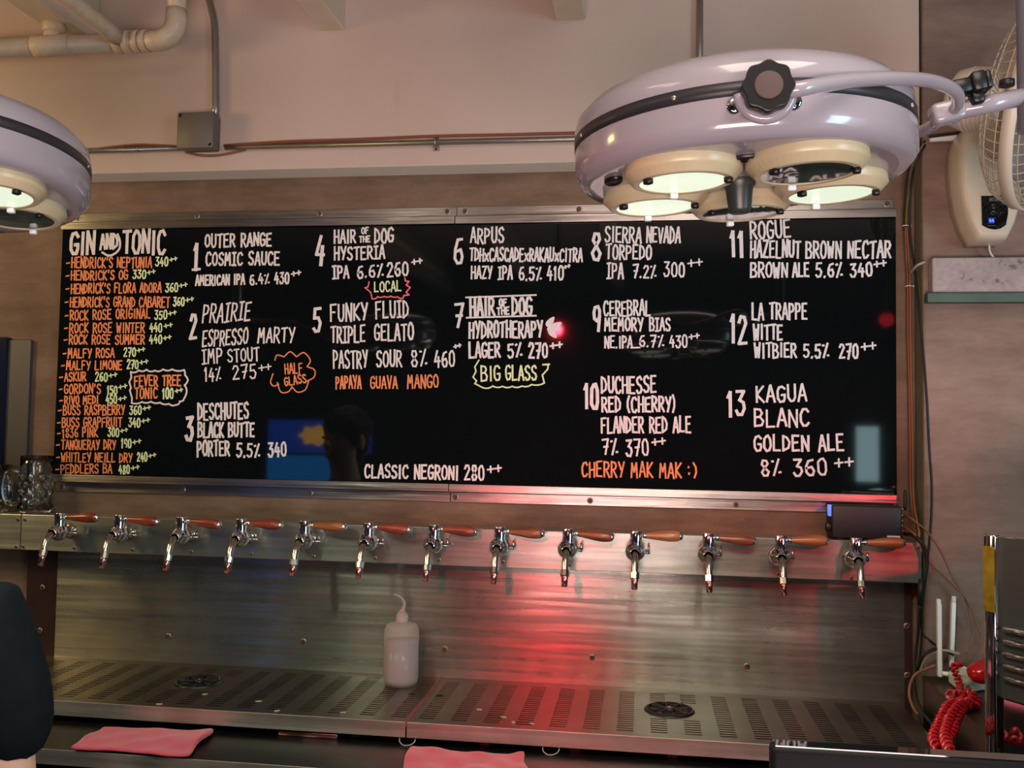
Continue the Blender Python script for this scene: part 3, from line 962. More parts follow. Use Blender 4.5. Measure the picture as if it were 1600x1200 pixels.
mb = MB()
draw(mb, g4((207, 955), (180, 1000), (188, 1030), (168, 1068), (192, 1095), (180, 1112), (236, 1140)), 2.2, 2)
draw(mb, scallop(g4((236, 1140), (300, 1128), (365, 1130), (430, 1130), (495, 1128), (560, 1118), (645, 1108)), -2.0), 2.2, 2)
draw(mb, g4((645, 1108), (632, 1055), (668, 1015), (672, 985), (635, 985), (680, 982)), 2.4, 2)
write(mb, "BIG", 751, 783, 595.5, 594.5, 23, 2, 2.8)
write(mb, "GLASS", 789, 840, 594.5, 593, 23, 2, 2.8)
mb.build('big_glass_note_lettering', LET, board)
entry(8, [("8", 921.7, 941, 406, 406, 41, S(wt=4.4)), ("SIERRA", 943.7, 1003, 378.5, 379, 24, S(wt=2.9)), ("NEVADA", 1009, 1064, 379, 379.5, 24, S(wt=2.9)), ("TORPEDO", 945.5, 1019, 404.7, 405, 22, S(wt=2.9)),
          ("IPA", 947, 975, 434.5, 434.5, 23, S(wt=2.8, serif=True)), ("7.2%", 987.5, 1026, 433.7, 433.5, 20, S(wt=2.8)), ("300", 1036, 1071, 432.7, 432.5, 22, S(wt=2.8, plus=(1074, 1098, 410.5)))])
entry(9, [("9", 924.5, 940, 518, 518, 40, S(wt=4.4)), ("CEREBRAL", 942, 1017.5, 494, 493, 23, S(wt=2.9)), ("MEMORY", 943.7, 1006, 517.7, 517, 20, S(wt=2.9)), ("BIAS", 1014, 1048.6, 517, 516.5, 20, S(wt=2.9, serif=True)),
          ("NE.IPA", 943.7, 989, 543.5, 543.5, 18, S(wt=2.6)), ("6.7%", 998, 1038, 542, 541.5, 18, S(wt=2.6)), ("430", 1045, 1075, 543, 542.5, 19, S(wt=2.6, plus=(1076, 1093, 525.5)))],
      lambda m: draw(m, [(986, 543.5), (1000, 543)], 2.4))
entry(10, [("10", 910.5, 937, 639, 639, 38, S(wt=5)), ("DUCHESSE", 938, 1027, 614.5, 613.5, 26, S(wt=3.2)), ("RED (CHERRY)", 939, 1057, 644, 643, 23, S(wt=3.2)), ("FLANDER RED ALE", 938, 1081, 676, 675.5, 24, S(wt=3.2)),
           ("7%", 940.5, 966.5, 710.7, 709.5, 23, S(wt=3.2)), ("370", 977, 1015, 712, 711, 26, S(wt=3.2, plus=(1018, 1040, 690))), ("CHERRY MAK MAK", 908, 1066, 745, 746.5, 23, S(mi=1, wt=2.8)), (":)", 1074, 1092, 745, 744, 21, S(mi=1, wt=2.8))])
entry(11, [("11", 1139, 1166, 401.5, 400.5, 39, S(wt=5.4)), ("ROGUE", 1171, 1237, 374.5, 370.5, 27, S(wt=3.3)), ("HAZELNUT", 1171, 1252, 402.5, 402.5, 26, S(wt=3.2)), ("BROWN", 1258, 1316, 403, 403, 26, S(wt=3.2)), ("NECTAR", 1323, 1393, 402.5, 403, 26, S(wt=3.2)),
           ("BROWN", 1171.7, 1232, 433, 433, 22.5, S(wt=3.2)), ("ALE", 1237, 1265.6, 433, 432.5, 22, S(wt=3.2)), ("5.6%", 1273, 1317, 432.7, 432.5, 22, S(wt=3.2)), ("340", 1327, 1364.5, 432.7, 431.5, 21, S(wt=3.2, plus=(1365, 1385, 412)))])
entry(12, [("12", 1139, 1169, 536, 536, 42, S(wt=5)), ("LA TRAPPE", 1173.6, 1262.5, 499.7, 499, 25, S(wt=3.2)), ("WITTE", 1176, 1224, 531, 530.5, 23.5, S(wt=3.2)), ("WITBIER", 1177.5, 1245.7, 558.7, 558.2, 22, S(wt=3.2)),
           ("5.5%", 1254, 1296, 558.7, 558.2, 21, S(wt=3.2)), ("270", 1310, 1342.5, 560, 559.5, 22, S(wt=3.2, plus=(1345, 1369, 541)))])
entry(13, [("13", 1134, 1166.7, 650, 650, 38, S(wt=5)), ("KAGUA", 1180, 1262, 628.8, 626.8, 26, S(wt=3.4)), ("BLANC", 1178, 1266, 667, 666, 27, S(wt=3.4)), ("GOLDEN", 1177, 1266, 704.7, 704, 24, S(wt=3.4)), ("ALE", 1278, 1320, 704.5, 703.5, 25, S(wt=3.4)),
           ("8%", 1188, 1221.5, 743.8, 742, 24, S(wt=3.4)), ("360", 1238.5, 1294, 743.8, 742, 26, S(wt=3.4, plus=(1303, 1334, 722.5)))])
mb = MB()
write(mb, "CLASSIC NEGRONI", 568.5, 717.5, 745.5, 749.5, 20.5, 0, 3.2)
write(mb, "280", 724.5, 758, 750, 750, 22, 0, 3.2, plus=(761, 784, 732.5))
mb.build('cocktail_lettering', LET, board)

# steel angle strips that hold the board top and bottom
YS = -0.004


def strip(label, xa, xb, plate_px, lip_px, bolts, lip_up):
    """plate on the wall plus a lip standing over the board's edge; *_px are z limits read at the middle."""
    x0_, x1_ = xa, xb
    zp0, zp1 = plate_px
    zl0, zl1 = lip_px
    r = thing('board_edge_strip', label, 'metal strip', (x0_, 0, min(zp0, zl0)), group='steel strips around the menu board')
    o_ = V(r.location)
    mb = MB()
    mb.box(V((x0_, -0.006, zp0)) - o_, V((x1_, -0.0005, zp1)) - o_)
    mb.build('plate', M_STRIP, r, bevel=0.0008)
    mb = MB()
    mb.box(V((x0_, -0.030, zl0)) - o_, V((x1_, -0.0262, zl1)) - o_)
    if lip_up: mb.box(V((x0_, -0.0262, zl1 - 0.003)) - o_, V((x1_, -0.0005, zl1)) - o_)
    else: mb.box(V((x0_, -0.0262, zl0)) - o_, V((x1_, -0.0005, zl0 + 0.003)) - o_)
    mb.build('lip', M_STRIP, r, bevel=0.0008)
    for q in bolts:
        c = at(*q, y=-0.006)
        mb = MB()
        bolt(mb, V((c.x, -0.006, (zp0 + zp1) / 2)) - o_, 0.0052)
        mb.build('bolt', [M_BOLT, M_WASHER], r)


zt0 = at(720, 337.5, y=-0.006).z
zt1 = at(720, 323.5, y=-0.006).z
zl0, zl1 = at(720, 349, y=-0.03).z, at(720, 337.5, y=-0.03).z
xj = at(712, 335, y=-0.02).x
strip('left top steel angle strip between the menu board and the cement wall', bx0, xj - 0.001, (zt0, zt1), (zl0, zl1), [(121, 341), (308, 338), (500, 335), (699, 331)], True)
strip('right top steel angle strip of the menu board, half hidden by the big lamp', xj + 0.001, bx1, (zt0, zt1), (zl0, zl1), [(727, 331), (905, 327), (1150, 322), (1385, 317)], True)
xj = at(702, 770, y=-0.02).x
zb1, zb0 = at(480, 763, y=-0.006).z, at(480, 778, y=-0.006).z
lb1, lb0 = at(480, 751, y=-0.03).z, at(480, 762.5, y=-0.03).z
strip('left bottom steel angle strip between the menu board and the taps', bx0, xj - 0.001, (zb0, zb1), (lb0, lb1), [(97, 763), (286, 769), (485, 772)], False)
strip('right bottom steel angle strip under the menu board, ending behind the black box', xj + 0.001, bx1, (zb0, zb1), (lb0, lb1), [(712, 780), (922, 785), (1150, 791)], False)

#@@TAPS
# ------------------------------------------------------------------ tap rail and taps
RZ0, RZ1, RY = 1.270, 1.360, -0.085
rx0, rx1 = at(33, 830, y=RY).x, 0.622
rail = thing('tap_rail', 'long brushed steel tap rail carrying thirteen taps under the menu board', 'tap rail', (rx0, 0, RZ0))
ro = V(rail.location)
mb = MB()
mb.box(V((rx0, RY, RZ0)) - ro, V((rx1, RY + 0.003, RZ1)) - ro)
mb.box(V((rx0, RY + 0.003, RZ1 - 0.003)) - ro, V((rx1, -0.001, RZ1)) - ro)
mb.box(V((rx0, RY + 0.003, RZ0)) - ro, V((rx1, -0.001, RZ0 + 0.003)) - ro)
mb.box(V((rx1 - 0.003, RY + 0.003, RZ0 + 0.003)) - ro, V((rx1, -0.001, RZ1 - 0.003)) - ro)
mb.build('housing', M_RAIL, rail, bevel=0.001)
for q in [(39, 812), (36, 854), (116, 856), (207, 859), (299, 862), (393, 865), (490, 869), (586, 872), (686, 875), (786, 878), (890, 883), (1216, 897), (1330, 903), (1435, 855), (1437, 908)]:
    c = at(*q, y=RY)
    mb = MB()
    bolt(mb, V((c.x, RY, c.z)) - ro, 0.0032, h=0.003)
    mb.build('screw', [M_BOLT, M_WASHER], rail)
mb = MB()
mb.box((XL + 0.3, RY, RZ0), (rx0 - 0.0015, -0.001, RZ1))
o = mb.build('rail_cover', M_RAIL, bevel=0.001)
tag(o, 'plain brushed steel cover plate left of the tap rail, under the glass mugs', 'steel cover')
for q in [(28, 812), (25, 854)]:
    c = at(*q, y=RY)
    mb = MB()
    bolt(mb, V((c.x, RY, c.z)), 0.0032, h=0.003)
    mb.build('screw', [M_BOLT, M_WASHER], o)

TAPX = [94, 187, 284, 377, 476, 576, 678, 781, 888, 994, 1107, 1220, 1338]
TAPTOP = [804, 807, 810, 812, 815, 818, 821, 824, 827, 831, 835, 840, 844]
TAPWOOD = [5, 0, 0, 0, 1, 0, 0, 2, 2, 3, 2, 4, 1]
TILT = [1, -3, -4, -2, -1, -3, -3, -2, -4, 1, -3, 1, 1]
WORDS = ['first', 'second', 'third', 'fourth', 'fifth', 'sixth', 'seventh', 'eighth', 'ninth', 'tenth', 'eleventh', 'twelfth', 'thirteenth']
TAPLAB = ['chrome beer tap at the left end of the rail, dark red wood handle', 'second chrome beer tap from the left end, red brown handle', 'third chrome beer tap from the left end, red brown handle',
          'fourth chrome beer tap from the left end, red brown handle', 'fifth chrome beer tap from the left, orange brown handle', 'sixth chrome beer tap from the left, above and left of the squeeze bottle',
          'seventh chrome beer tap, in the middle of the rail, red brown handle', 'eighth chrome beer tap from the left, striped brown handle', 'ninth chrome beer tap from the left, striped brown handle in the red glow',
          'tenth chrome beer tap, with the palest wooden handle', 'eleventh chrome beer tap, third from the right end, striped brown handle', 'chrome beer tap second from the right end, golden brown handle',
          'chrome beer tap at the right end of the rail, under the black box']
ZS = 1.324     # shank height


def tap_meshes():
    """The shared meshes of one tap, in tap space: origin on the rail face at the shank, -y towards the drinker."""
    D = {}
    Mf = axis((0, 0, 0), (0, -1, 0))
    D['shank'] = (MB().lathe([(0.0, -0.0025), (0.019, -0.0025), (0.019, 0.003), (0.013, 0.005), (0.0105, 0.007), (0.0105, 0.020), (0.0145, 0.021), (0.0145, 0.030), (0.011, 0.031)], 20, Mf), M_WORNCHROME)
    D['body'] = (MB().lathe([(0.011, 0.029), (0.0175, 0.031), (0.0210, 0.036), (0.0224, 0.043), (0.0216, 0.050), (0.0188, 0.056), (0.0155, 0.060), (0.0155, 0.064), (0.0130, 0.066), (0.0130, 0.072), (0.0095, 0.074)], 24, Mf), M_CHROME)
    D['collar'] = (MB().lathe([(0.0130, 0.008), (0.0130, 0.047), (0.0122, 0.0485), (0, 0.0485)], 22, Matrix.Translation((0.002, -0.045, 0))), M_CHROME)
    sp = spline([(0, -0.070, -0.001), (0, -0.080, -0.004), (0, -0.090, -0.014), (0, -0.097, -0.028), (0, -0.102, -0.042)], 5)
    D['spout'] = (MB().tube(sp, 0.0074, 14), M_WORNCHROME)
    d = (V(sp[-1]) - V(sp[-2])).normalized()
    Me = axis(sp[-1], d)
    D['spout_nut'] = (MB().lathe([(0.0074, -0.004), (0.0102, -0.003), (0.0102, 0.010), (0.0080, 0.012)], 10, Me, smooth=False), M_WORNCHROME)
    D['nozzle'] = (MB().lathe([(0.0080, 0.010), (0.0078, 0.013), (0.0064, 0.034), (0.0052, 0.034), (0.0052, 0.020)], 16, Me), pm('red_reflection_chrome', (222, 164, 158), 0.22, 1.0))  # pink tint puts the reflected red light into the chrome
    mb = MB()
    mb.tube([(0.010, -0.022, -0.004), (0.034, -0.022, -0.004)], 0.0030, 10)
    mb.tube([(0.031, -0.022, -0.007), (0.031, -0.022, 0.014)], 0.0024, 10)
    mb.tube([(0.013, -0.022, -0.004), (0.020, -0.022, -0.004)], 0.0048, 10)
    D['flow_lever'] = (mb, M_WORNCHROME)
    return D


def tap_handle_mesh():
    return MB().lathe([(0, 0), (0.0062, 0.0005), (0.0068, 0.004), (0.0088, 0.020), (0.0116, 0.040), (0.0129, 0.054), (0.0127, 0.066), (0.0112, 0.075), (0.0096, 0.079), (0, 0.079)], 20, axis((0, 0, 0), (1, 0, 0)))


TAPMESH = {}
proto = thing('beer_tap', TAPLAB[0], 'beer tap', (0, 0, 0), group='beer taps on the steel rail')
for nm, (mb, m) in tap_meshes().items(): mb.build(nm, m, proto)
hd = tap_handle_mesh().build('handle', HANDLE_WOODS[0], proto, loc=(0.0225, -0.045, 0.0375))
mb = MB().lathe([(0.0036, -0.012), (0.0036, -0.006), (0.0060, -0.005), (0.0068, 0.002), (0.005, 0.003)], 14, axis((0, 0, 0), (1, 0, 0)))
mb.build('ferrule', M_CHROME, hd)
mb = MB().lathe([(0.0099, 0.0775), (0.0090, 0.082), (0.0050, 0.0855), (0, 0.086)], 16, axis((0, 0, 0), (1, 0, 0)))
mb.build('end_cap', M_CHROME, hd)
HM = {}
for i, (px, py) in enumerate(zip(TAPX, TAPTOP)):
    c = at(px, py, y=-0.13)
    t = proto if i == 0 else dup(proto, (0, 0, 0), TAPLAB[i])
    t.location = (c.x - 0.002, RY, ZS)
    h = [k for k in t.children if k.name.startswith('handle')][0]
    wi = TAPWOOD[i]
    if wi not in HM:
        me = h.data.copy()
        me.materials.clear()
        me.materials.append(HANDLE_WOODS[wi])
        HM[wi] = me
    h.data = HM[wi]
    h.rotation_euler = (random.uniform(0, 6.28), -math.radians(TILT[i]), math.radians(random.uniform(-3, 3)))

# ------------------------------------------------------------------ backsplash, trays, bench
TZ, TYF, TYB = 0.987, -0.376, -0.020
sx0, sx1 = at(88, 940, y=TYB).x, at(1413, 1000, y=TYB).x
bs = thing('backsplash', 'brushed steel backsplash panel between the tap rail and the drip trays', 'backsplash', (sx0, 0, TZ))
so = V(bs.location)
MB().box(V((sx0, TYB, TZ - 0.02)) - so, V((sx1, TYB + 0.004, RZ0 - 0.0005)) - so).build('panel', M_SPLASH, bs)
fx0 = at(42, 900, y=TYB).x
MB().box(V((fx0, TYB + 0.001, TZ - 0.02)) - so, V((sx0 - 0.0005, TYB + 0.009, RZ0 - 0.0005)) - so).build('side_flange', M_FLANGE, bs)
MB().box(V((sx1 + 0.0005, TYB + 0.001, TZ - 0.02)) - so, V((0.618, TYB + 0.009, RZ0 - 0.0005)) - so).build('side_flange', M_FLANGE, bs)
for q in [(263, 994), (474, 1002), (695, 1014), (925, 1027), (1167, 1041), (66, 918), (62, 985), (1417, 978), (1418, 1055)]:
    c = at(*q, y=TYB)
    mb = MB()
    bolt(mb, V((c.x, TYB + 0.001, c.z)) - so, 0.0052, h=0.006)
    mb.build('bolt', [M_BOLT, M_WASHER], bs)

TXM = -0.484
DRAINS = [at(311, 1066, z=TZ), at(1046, 1110, z=TZ)]


def tray(label, x0_, x1_, first):
    r = thing('drip_tray', label, 'drip tray', (x0_, TYF, TZ - 0.032), group='steel drip trays under the taps')
    o_ = V(r.location)
    mb = MB()
    pitch, sw, sp, sl = 0.0695, 0.0345, 0.0148, 0.0062
    n = int((x1_ - x0_ - 0.02) / pitch)
    xs = (x1_ - 0.006 - sw - (n - 1) * pitch) if first else x0_ + 0.0165
    t = 0.0015
    ya, yb = TYF + 0.028, TYB - 0.030

    def slab(xa, xb, y0_, y1_): mb.box(V((xa, y0_, TZ - t)) - o_, V((xb, y1_, TZ)) - o_)
    slab(x0_, x1_, TYF, ya)
    slab(x0_, x1_, yb, TYB)
    prev = x0_
    for i in range(n):
        xa = xs + i * pitch
        slab(prev, xa, ya, yb)
        prev = xa + sw
        y = ya
        k = 0
        while y + sp <= yb:
            near = [d for d in DRAINS if abs(d.x - xa - sw / 2) < 0.054 and abs(d.y - y - sl / 2) < 0.062]
            slab(xa, xa + sw, y if near else y + sl, y + sp)
            y += sp
        slab(xa, xa + sw, y, yb) if y < yb - 1e-5 else None
    slab(prev, x1_, ya, yb)
    mb.build('perforated_top', M_TRAY, r)
    mb = MB()
    mb.box(V((x0_, TYF - 0.0018, TZ - 0.032)) - o_, V((x1_, TYF, TZ)) - o_)
    mb.build('front_fascia', M_FASCIA, r, bevel=0.0006)
    mb = MB()
    mb.box(V((x0_ + 0.001, TYF + 0.001, TZ - 0.030)) - o_, V((x1_ - 0.001, TYB - 0.001, TZ - 0.016)) - o_)
    mb.build('catch_pan', M_PANDARK, r)
    return r


tr1 = tray('left slotted steel drip tray holding the squeeze bottle', -1.60, TXM - 0.0015, True)
tr2 = tray('right slotted steel drip tray, catching the red glow', TXM + 0.0015, 0.590, False)
MB().box(V((TXM - 0.0026, TYF, TZ - 0.01)) , V((TXM + 0.0026, TYB, TZ + 0.0006))).build('seam_strip', pm('rust_seam', (128, 48, 42), 0.5), None)
tag(bpy.data.objects['seam_strip'], 'thin rust red seam strip between the two drip trays', 'seam strip')

for i, (c, lab) in enumerate(zip(DRAINS, ('round black glass rinser set in the left drip tray', 'round black glass rinser with star spokes in the right drip tray'))):
    r = thing('glass_rinser', lab, 'glass rinser', (c.x, c.y, TZ), group='glass rinsers in the trays')
    MB().lathe([(0, 0.0008), (0.047, 0.0008), (0.049, 0.0045), (0.052, 0.0045), (0.0555, 0.0005), (0.0555, 0)], 40).build('rim', M_BLACK, r)
    mb = MB()
    mb.lathe([(0.010, 0.001), (0.010, 0.0060), (0.007, 0.0068), (0, 0.0068)], 16)
    for k in range(8):
        a_ = PI / 4 * k + 0.2
        b_ = a_ + PI / 4 * 1.0
        p1 = V((0.009 * math.cos(a_), 0.009 * math.sin(a_), 0.0042))
        p2 = V((0.049 * math.cos(a_), 0.049 * math.sin(a_), 0.0042))
        p3 = V((0.030 * math.cos(b_ - PI / 8), 0.030 * math.sin(b_ - PI / 8), 0.0042))
        mb.tube([p1, p2], 0.0016, 6)
        mb.tube([p3, p2], 0.0012, 6)
        p4 = V((0.049 * math.cos(b_), 0.049 * math.sin(b_), 0.0042))
        mb.tube([p3, p4], 0.0012, 6)
    mb.build('spokes', pm('worn_black_spokes', (58, 56, 54), 0.4, 0.5) if i else M_BLACK, r)
    MB().tube([(0, 0, 0.0066), (0, 0, 0.0085)], 0.0028, 10).build('nozzle', M_CHROME, r)
for q, lab, o_, x0_ in (((643, 1085), 'a', tr1, -1.60), ((687, 1087), 'b', tr2, TXM + 0.0015)):
    c = at(*q, z=TZ)
    M = Matrix.Translation(V((c.x - o_.location.x, c.y - o_.location.y, TZ - o_.location.z + 0.0003))) @ Matrix.Diagonal((1.55, 1, 1, 1))
    MB().lathe([(0, 0.0006), (0.005, 0.0006), (0.0052, 0)], 16, M).build('finger_hole', M_DARK, o_)

SCR = ['pale scrap near the front edge under the left rinser', 'pale scrap just in front of the left rinser', 'pale peel scrap right of the left rinser', 'pale scrap at the tray edge left of the bottle', 'pale scrap at the tray edge below the bottle',
       'pale scrap in the red glow near the tray front', 'small pale scrap right of the tray seam', 'pale leaf scrap near the front edge right of the seam', 'pale scrap at front edge beside the red glow']
for q, lab in zip([(249, 1100.5), (320, 1085), (404, 1096), (433, 1111), (536, 1113.5), (831, 1131), (749, 1109), (787, 1121), (802, 1129)], SCR):
    c = at(*q, z=TZ)
    mb = MB()
    a_ = random.uniform(0, 3)
    n = 9
    pol = [((0.004 + 0.002 * random.random()) * 1.4 * math.cos(2 * PI * i / n), (0.003 + 0.0015 * random.random()) * math.sin(2 * PI * i / n)) for i in range(n)]
    mb.prism(pol, 0.0001, 0.0012, Matrix.Rotation(a_, 4, 'Z'))
    o = mb.build('peel_scrap', M_SCRAP, loc=(c.x, c.y, TZ))
    tag(o, lab, 'food scrap', 'scraps on the drip trays')

# the bench the trays stand on
BNZ = 0.940
byf = at(70, 1170, z=BNZ).y
bn = thing('bar_bench', 'dark steel bench with a bright front edge beneath the drip trays', 'bench', (-0.4, -0.2, 0))
bo = V(bn.location)
MB().box(V((XL + 0.3, byf, BNZ - 0.003)) - bo, V((0.60, -0.001, BNZ)) - bo).build('worktop', M_BENCH, bn)
MB().box(V((XL + 0.3, byf - 0.002, BNZ - 0.030)) - bo, V((0.60, byf, BNZ + 0.0005)) - bo).build('front_edge', M_FASCIA, bn, bevel=0.0008)
MB().box(V((XL + 0.35, byf + 0.03, 0)) - bo, V((0.58, -0.002, BNZ - 0.0035)) - bo).build('carcass', M_PANDARK, bn)
for k, px in enumerate((424, 120, 560, 760, 900, 1050)):
    x = at(px, 1150, y=-0.33).x
    mb = MB().box((-0.010, -0.02, 0), (0.010, 0.02, TZ - 0.0325 - BNZ))
    o = mb.build('foot', M_BLACK, tr1 if x < TXM else tr2)
    p_ = o.parent
    o.location = V((x, -0.335, BNZ + 0.0006)) - V(p_.location)
xa, xb = at(437, 1150, y=-0.36).x, at(530, 1150, y=-0.36).x
o = MB().rbox((xa, -0.372, BNZ), (xb, -0.35, BNZ + 0.011), 0.002, 1).build('steel_bar', brushed('reflective_bar_steel', (200, 150, 140), 0.2, 0.2))
tag(o, 'shiny steel bar lying in the gap under the left drip tray', 'steel bar')
for q, lab in (((637, 1149), 'grey wire loop hanging under the tray seam'), ((861, 1166), 'grey wire loop hanging under the right drip tray')):
    c = at(*q, y=TYF + 0.004)
    zz = TZ - 0.032
    pts = [(c.x - 0.017, TYF + 0.004, zz), (c.x - 0.016, TYF + 0.0, zz - 0.009), (c.x - 0.008, TYF - 0.006, zz - 0.0135), (c.x, TYF - 0.008, zz - 0.0138), (c.x + 0.009, TYF - 0.006, zz - 0.0125), (c.x + 0.016, TYF, zz - 0.008), (c.x + 0.017, TYF + 0.004, zz)]
    o = MB().tube(spline(pts, 4), 0.0012, 8).build('wire_loop', M_GREYCABLE)
    tag(o, lab, 'wire')


def cloth(label, corners, nx, ny, amp, seed):
    """A folded cloth: a wavy two-layer sheet lying on the bench. corners: back-left, back-right, front-right, front-left (x, y)."""
    random.seed(seed)
    ph = [random.uniform(0, 6) for _ in range(6)]
    mb = MB()
    lay = []
    for z0_, sgn in ((BNZ + 0.004, 0), (BNZ + 0.010, 1)):
        grid = []
        for j in range(ny + 1):
            row = []
            for i in range(nx + 1):
                u, v = i / nx, j / ny
                bl, brr, fr, fl = [V((*c, 0)) for c in corners]
                p = (bl.lerp(brr, u)).lerp(fl.lerp(fr, u), v)
                e = min(u, 1 - u, v, 1 - v)
                hgt = amp * (0.5 + 0.5 * math.sin(5 * u + ph[0] + 3 * v)) * (0.5 + 0.5 * math.sin(7 * v + ph[1] + 2 * u)) + amp * 0.35 * math.sin(17 * u + ph[2]) * math.sin(11 * v + ph[3])
                edge = 0.004 * math.sin(9 * u + ph[4]) * (1 if v in (0, 1) else 0)
                p += V((0.004 * math.sin(8 * v + ph[5]) * (1 if u in (0, 1) else 0), edge, 0))
                z = z0_ + max(0, hgt) * (1 if sgn else 0.45) + (amp * 0.9 * max(0, 1 - 8 * (1 - u)) * (1 - v) if sgn else 0)
                row.append(mb.bm.verts.new((p.x, p.y, z)))
            grid.append(row)
        for j in range(ny):
            for i in range(nx): mb._f((grid[j][i], grid[j][i + 1], grid[j + 1][i + 1], grid[j + 1][i]), True)
        lay.append(grid)
    a_, b_ = lay
    loop = lambda g: [g[0][i] for i in range(nx)] + [g[j][nx] for j in range(ny)] + [g[ny][i] for i in range(nx, 0, -1)] + [g[j][0] for j in range(ny, 0, -1)]
    la, lb = loop(a_), loop(b_)
    for i in range(len(la)): mb._f((la[i], la[(i + 1) % len(la)], lb[(i + 1) % len(lb)], lb[i]), True)
    o = mb.build('bar_cloth', M_CLOTH)
    md = o.modifiers.new('subdivision', 'SUBSURF')
    md.levels = md.render_levels = 1
    return tag(o, label, 'cloth', 'pink bar cloths on the bench')


cz = BNZ + 0.010
cp = lambda px, py: tuple(at(px, py, z=cz))[:2]
cloth('pink folded bar cloth at the left, beside the person in black', [cp(160, 1135), cp(334, 1140), cp(292, 1180), cp(108, 1166)], 26, 12, 0.006, 3)
cloth('pink crumpled bar cloth at the bottom centre, below the tray seam', [cp(642, 1166), cp(820, 1180), cp(832, 1246), cp(612, 1230)], 26, 16, 0.010, 9)
random.seed(11)

# squeeze bottle
c = at(626, 1069, z=TZ)
bt = thing('squeeze_bottle', 'translucent white squeeze bottle with a bent nozzle on the left drip tray', 'bottle', (c.x, c.y, TZ))
k = (at(653, 1060, y=c.y).x - at(600, 1060, y=c.y).x) / 2
MB().lathe([(0, 0.002), (k * 0.82, 0.0), (k * 0.95, 0.006), (k, 0.016), (k, 0.118), (k * 0.985, 0.129), (k * 0.92, 0.138), (k * 0.80, 0.143), (k * 0.5, 0.147), (k * 0.31, 0.149), (k * 0.31, 0.156)], 40).build('bottle_body', M_BOTTLE, bt)
MB().lathe([(0, 0.0035), (k * 0.80, 0.0035), (k * 0.92, 0.009), (k * 0.96, 0.017), (k * 0.96, 0.104), (0, 0.104)], 40).build('water', M_LIQUID, bt)
mb = MB()
mb.lathe([(k * 0.34, 0.149), (k * 0.34, 0.165), (k * 0.32, 0.1665), (k * 0.24, 0.170), (k * 0.13, 0.1765), (k * 0.11, 0.178), (0, 0.178)], 28)
for i in range(4): mb.lathe([(k * 0.34, 0.150 + i * 0.0034), (k * 0.362, 0.1513 + i * 0.0034), (k * 0.34, 0.1526 + i * 0.0034)], 28)
mb.build('cap', M_BOTTLE, bt)
nz = spline([(0.0005, 0, 0.174), (0.004, 0, 0.183), (0.005, 0, 0.192), (0.001, 0, 0.201), (-0.008, 0, 0.208), (-0.022, 0, 0.212)], 5)
MB().tube(nz, [0.0042 - 0.0022 * i / (len(nz) - 1) for i in range(len(nz))], 12).build('nozzle', M_BOTTLE, bt)
#@@LAMPS
# ------------------------------------------------------------------ surgical lamps over the bar
def pod_positions(angs, r): return [(r * math.cos(math.radians(a)), r * math.sin(math.radians(a)) - 0.008) for a in angs]


